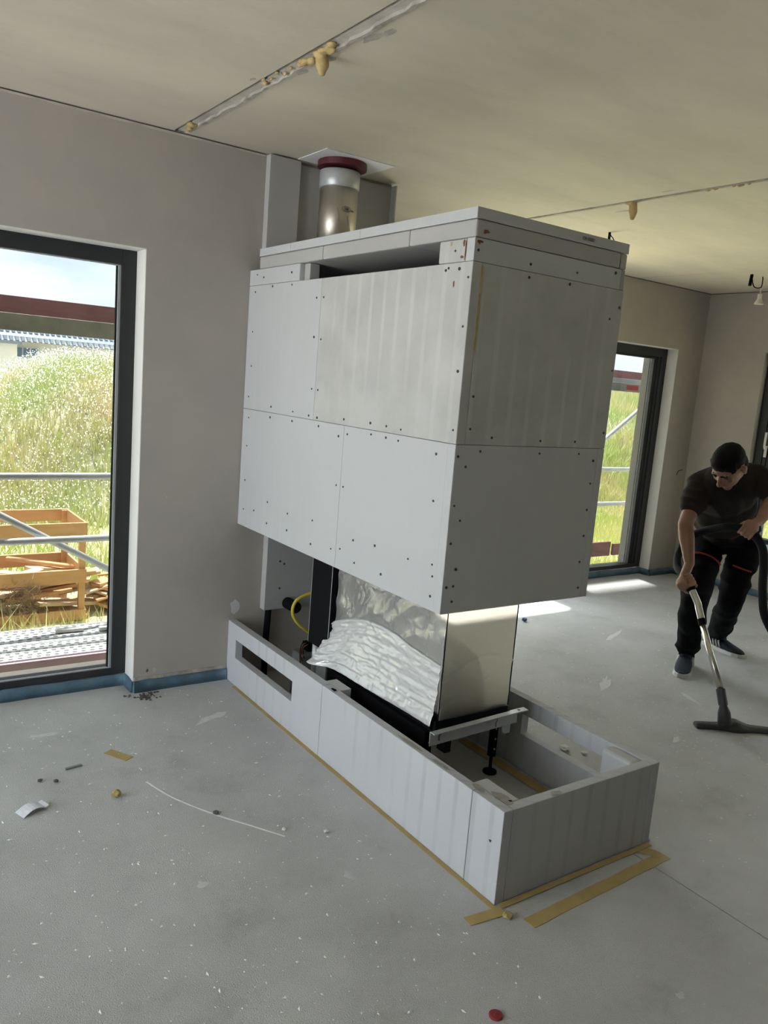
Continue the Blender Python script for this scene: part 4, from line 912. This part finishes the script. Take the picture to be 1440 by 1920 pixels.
single('scaffold_brace', MB().tube([(3.6, 2.11, .25), (6.0, 2.11, 1.85)], .0242, 16), M['tube'], 'diagonal steel scaffold brace crossing the far window', 'brace', smooth=True)
for x, s_ in ((-3.1, 'beyond the left window edge'), (1.1, 'behind the wall between both windows'), (2.95, 'left of the far window'), (7.9, 'right beyond the far window')):
    single('scaffold_standard', MB().tube([(x, 2.0, GZ), (x, 2.0, 3.4)], .0242, 12), M['tube'], 'upright steel scaffold tube ' + s_, 'scaffold post', smooth=True)
# ------------------------------------------------------------------ outside: ground, mound, grass
def hgt(x, y):
    base = GZ
    ramp = 1/(1+math.exp(-(y-6.9)*1.9)); left = 1/(1+math.exp(-(x+.53-.1*(y-8))*2.2))
    top = 2.2+.16*noise.noise(Vector((x*.35, y*.3, 1)))+.08*noise.noise(Vector((x*1.3, y*1.3, 4)))
    if x > 3: top += .05*(x-3)*.4
    back = 1-1/(1+math.exp(-(y-14)*.9))*.6
    return base+ramp*left*top*back+.06*noise.noise(Vector((x, y, 0)))
gx = np.concatenate([np.linspace(-60, -6, 12), np.linspace(-5, 24, 90), np.linspace(26, 120, 14)]); gy = np.concatenate([np.linspace(-60, -1, 10), np.linspace(1.2, 17, 70), np.linspace(20, 180, 14)])
v = [(x, y, hgt(x, y) if y > 2 else GZ) for y in gy for x in gx]; nx = len(gx)
f = [(j*nx+i, j*nx+i+1, (j+1)*nx+i+1, (j+1)*nx+i) for j in range(len(gy)-1) for i in range(nx-1)]
gr = MB().add(v, f).build('ground', M['earth'], smooth=True); gr['kind'] = 'structure'
gv = bx('added_gravel_yard', M['gravel'], None, -40, -4.67, -30, 6, GZ-.2, GZ+.12); gv['kind'] = 'structure'  # unseen grey ground added to cool the bounce through the left opening
def blades(name, n, region, hh, wd, m, label, cat, seed, lean=.35):
    rg = np.random.default_rng(seed); xs = []; 
    V = np.zeros((n*3, 3)); 
    x = np.zeros(n); y = np.zeros(n); k = 0
    while k < n:
        X_, Y_ = rg.uniform(region[0], region[1]), rg.uniform(region[2], region[3])
        if noise.noise(Vector((X_*.6, Y_*.6, seed))) + rg.uniform(-.6, .6) < -.15: continue
        if -2.8 < X_ < .75 and 3.3 < Y_ < 4.5 and rg.uniform() > .04: continue
        x[k] = X_; y[k] = Y_; k += 1
    z = np.array([hgt(a, b_) for a, b_ in zip(x, y)])
    h_ = hh*rg.uniform(.45, 1.25, n)*(1+.3*np.array([noise.noise(Vector((a*.8, b_*.8, 9))) for a, b_ in zip(x, y)])); a = rg.uniform(0, PI, n); w_ = wd*rg.uniform(.6, 1.4, n)
    V[0::3, 0] = x-np.cos(a)*w_; V[0::3, 1] = y-np.sin(a)*w_; V[0::3, 2] = z-.01
    V[1::3, 0] = x+np.cos(a)*w_; V[1::3, 1] = y+np.sin(a)*w_; V[1::3, 2] = z-.01
    V[2::3, 0] = x+rg.normal(0, lean, n)*h_; V[2::3, 1] = y+rg.normal(0, lean, n)*h_; V[2::3, 2] = z+h_
    me = bpy.data.meshes.new(name); me.vertices.add(n*3); me.loops.add(n*3); me.polygons.add(n)
    me.vertices.foreach_set('co', V.ravel()); me.loops.foreach_set('vertex_index', np.arange(n*3)); me.polygons.foreach_set('loop_start', np.arange(n)*3); me.update(); me.validate()
    o = obj(name, me, m); tag(o, label, cat, kind='stuff'); return V[2::3]
blades('meadow_grass', 60000, (-2.5, 14, 2.6, 7.3), .24, .006, M['grass'], 'yellow green meadow grass between the scaffold and the mound', 'grass', 1)
tips = blades('mound_grass', 90000, (-2.0, 17, 6.0, 11.5), .26, .009, M['grass2'], 'tall grass and weeds covering the earth mound', 'grass', 2)
rg = np.random.default_rng(5); sel = tips[(tips[:, 0] < 5.0)]; sel = sel[rg.choice(len(sel), 24000)]
sel = sel+rg.normal(0, .03, sel.shape); r = rg.uniform(.005, .011, len(sel))
V = np.zeros((len(sel)*4, 3)); offs = np.array([(1, 0, -.5), (-.5, .87, -.5), (-.5, -.87, -.5), (0, 0, 1)])
for k in range(4): V[k::4] = sel+offs[k]*r[:, None]
F = []
me = bpy.data.meshes.new('wild_flowers'); F = np.concatenate([np.array([[0, 1, 3], [1, 2, 3], [2, 0, 3]])+4*k for k in range(len(sel))])
me.vertices.add(len(V)); me.vertices.foreach_set('co', V.ravel()); me.loops.add(F.size); me.polygons.add(len(F)); me.loops.foreach_set('vertex_index', F.ravel()); me.polygons.foreach_set('loop_start', np.arange(len(F))*3); me.update(); me.validate()
tag(obj('wild_flowers', me, M['flower']), 'tiny white wildflowers dotting the mound at left', 'flowers', kind='stuff')
# ------------------------------------------------------------------ timber rack with offcuts
rk = thing('timber_rack', 'open rack of fresh orange timber boards outside the left window', 'timber rack', (-1.3, 3.85, GZ))
for y in (3.5, 4.2):
    for z0, z1 in ((.035, .147), (-.395, -.275), (-.74, -.645)): bx('rail_board', M['wood'], rk, -2.6, -.095, y-.014, y+.014, z0, z1, .002)
for x in (-.135, -2.58):
    for y in (3.53, 4.17): bx('post', M['wood'], rk, x-.02, x+.035, y-.02, y+.02, GZ+.001, .14, .002)
for z0, z1 in ((.035, .147), (-.395, -.275)): bx('end_board', M['wood'], rk, -.112, -.092, 3.52, 4.18, z0, z1, .002)
rnd = random.Random(5)
for k in range(64):
    L = rnd.uniform(.25, .75); a = rnd.uniform(-.5, .5); tl = rnd.uniform(-.28, .28); x = rnd.uniform(-1.25, -.15) if k < 44 else rnd.uniform(-.05, .55); y = rnd.uniform(3.62, 4.08)
    z = GZ+.03+.40*(k/44 if k < 44 else (k-44)/28)*rnd.uniform(.8, 1.1); d = Vector((math.cos(a)*math.cos(tl), math.sin(a), math.sin(tl)*.6)).normalized(); s_ = Vector((-d.y, d.x, 0)).normalized(); n_ = d.cross(s_)
    if x > -.2: d = Vector((d.x*.5, d.y, d.z))
    o = MB().obox((x, y, z+.02), d, s_, n_, L/2*(.6 if x > -.2 else 1), rnd.uniform(.03, .09), rnd.uniform(.008, .016)).build('wood_offcut', M['wood2'] if k % 3 else M['wood']); rest(o)
    pale = k % 3; out_ = x > -.05
    tag(o, ('pale' if pale else 'orange')+' sawn timber offcut '+('spilled right of the timber rack post' if out_ else 'in the loose heap inside the timber rack'), 'wood offcut', ('pale' if pale else 'orange')+' offcuts '+('beside' if out_ else 'inside')+' the timber rack')
mb = MB()
for k in range(260):
    c = Vector((-.62+rnd.gauss(0, .09), 3.52+rnd.uniform(-.12, .12), -.50+rnd.gauss(0, .08))); d = Vector((rnd.gauss(0, 1), rnd.gauss(0, .5), rnd.gauss(-.3, 1))).normalized()
    mb.tube([c-d*.06, c+Vector((rnd.gauss(0, .01), 0, rnd.gauss(0, .01))), c+d*.06], .0022, 4)
tag(mb.build('root_tangle', M['straw']), 'tangle of dry brown roots hanging in the timber heap', 'roots', kind='stuff')
for k, (x, y, s_) in enumerate(((-.28, 6.0, .25), (.05, 4.9, .12), (-.32, 5.1, .10))):
    crumple('debris_chunk', (x, y, GZ), s_, M['chip'], ('long pale rubble piece in the meadow beyond the rack', 'small pale rubble just right behind the rack', 'small pale rubble left behind the rack')[k], 'rubble', .2, 20+k)
for k, (x, y) in enumerate(((-.62, 1.9), (-.36, 1.86), (-.14, 1.93))):
    o = MB().obox((x, y, -.287), (1, .12*(k-1)+.05, 0), (0, 1, 0), (0, 0, 1), .09-.02*k, .022, .011).build('plaster_scrap', M['chip'], bevel=.002); rest(o)
    tag(o, ('pale scrap on scaffold deck, leftmost of three', 'pale scrap on scaffold deck, middle of three', 'pale scrap on scaffold deck, nearest the window frame')[k], 'scrap')
# ------------------------------------------------------------------ houses far behind
hs = thing('far_house', 'white bungalow with blue grey tiled roof beyond the mound', 'house', (3.5, 29, -1))
bx('wall', M['house'], hs, -3, 7.0, 26, 33, -1, 1.95)
v = [(-3.6, 25.4, 1.92), (7.6, 25.4, 1.92), (7.6, 33.6, 1.92), (-3.6, 33.6, 1.92), (-1, 29.5, 3.6), (3.9, 29.5, 3.6)]
MB().add(v, [(0, 1, 5, 4), (1, 2, 5), (2, 3, 4, 5), (3, 0, 4), (3, 2, 1, 0)]).build('roof', M['roof'], hs)
mb = MB()
for i in range(62):
    x = -3.4+i*.18
    for j in range(6):
        t_ = j/6; lx = -3.6+2.6*t_; rx = 7.6-3.7*t_
        if lx+.2 < x+.2*0 < rx-.3: mb.box(x, x+.10, 25.4+4.1*t_+.02, 25.4+4.1*(t_+.1), 1.92+1.68*t_+.02, 1.92+1.68*(t_+.06)+.06)
q = mb.build('roof_tiles', M['tile'], hs); q['kind'] = 'stuff'
fw_ = bx('window', M['house'], hs, 3.3, 4.1, 25.95, 26.0, 1.38, 1.75); 
for k in range(3): bx('pane', M['pane_far'], fw_, 3.34+.25*k, 3.54+.25*k, 25.92, 25.951, 1.42, 1.72)
hs2 = thing('far_house', 'white block with pale roof at far left edge, behind the mound', 'house', (1.6, 24, -1))
bx('wall', M['house'], hs2, -3.0, 2.95, 23.5, 25.3, -1, 1.80); bx('roof', M['roof'], hs2, -3.2, 3.05, 23.3, 25.35, 1.80, 1.88)
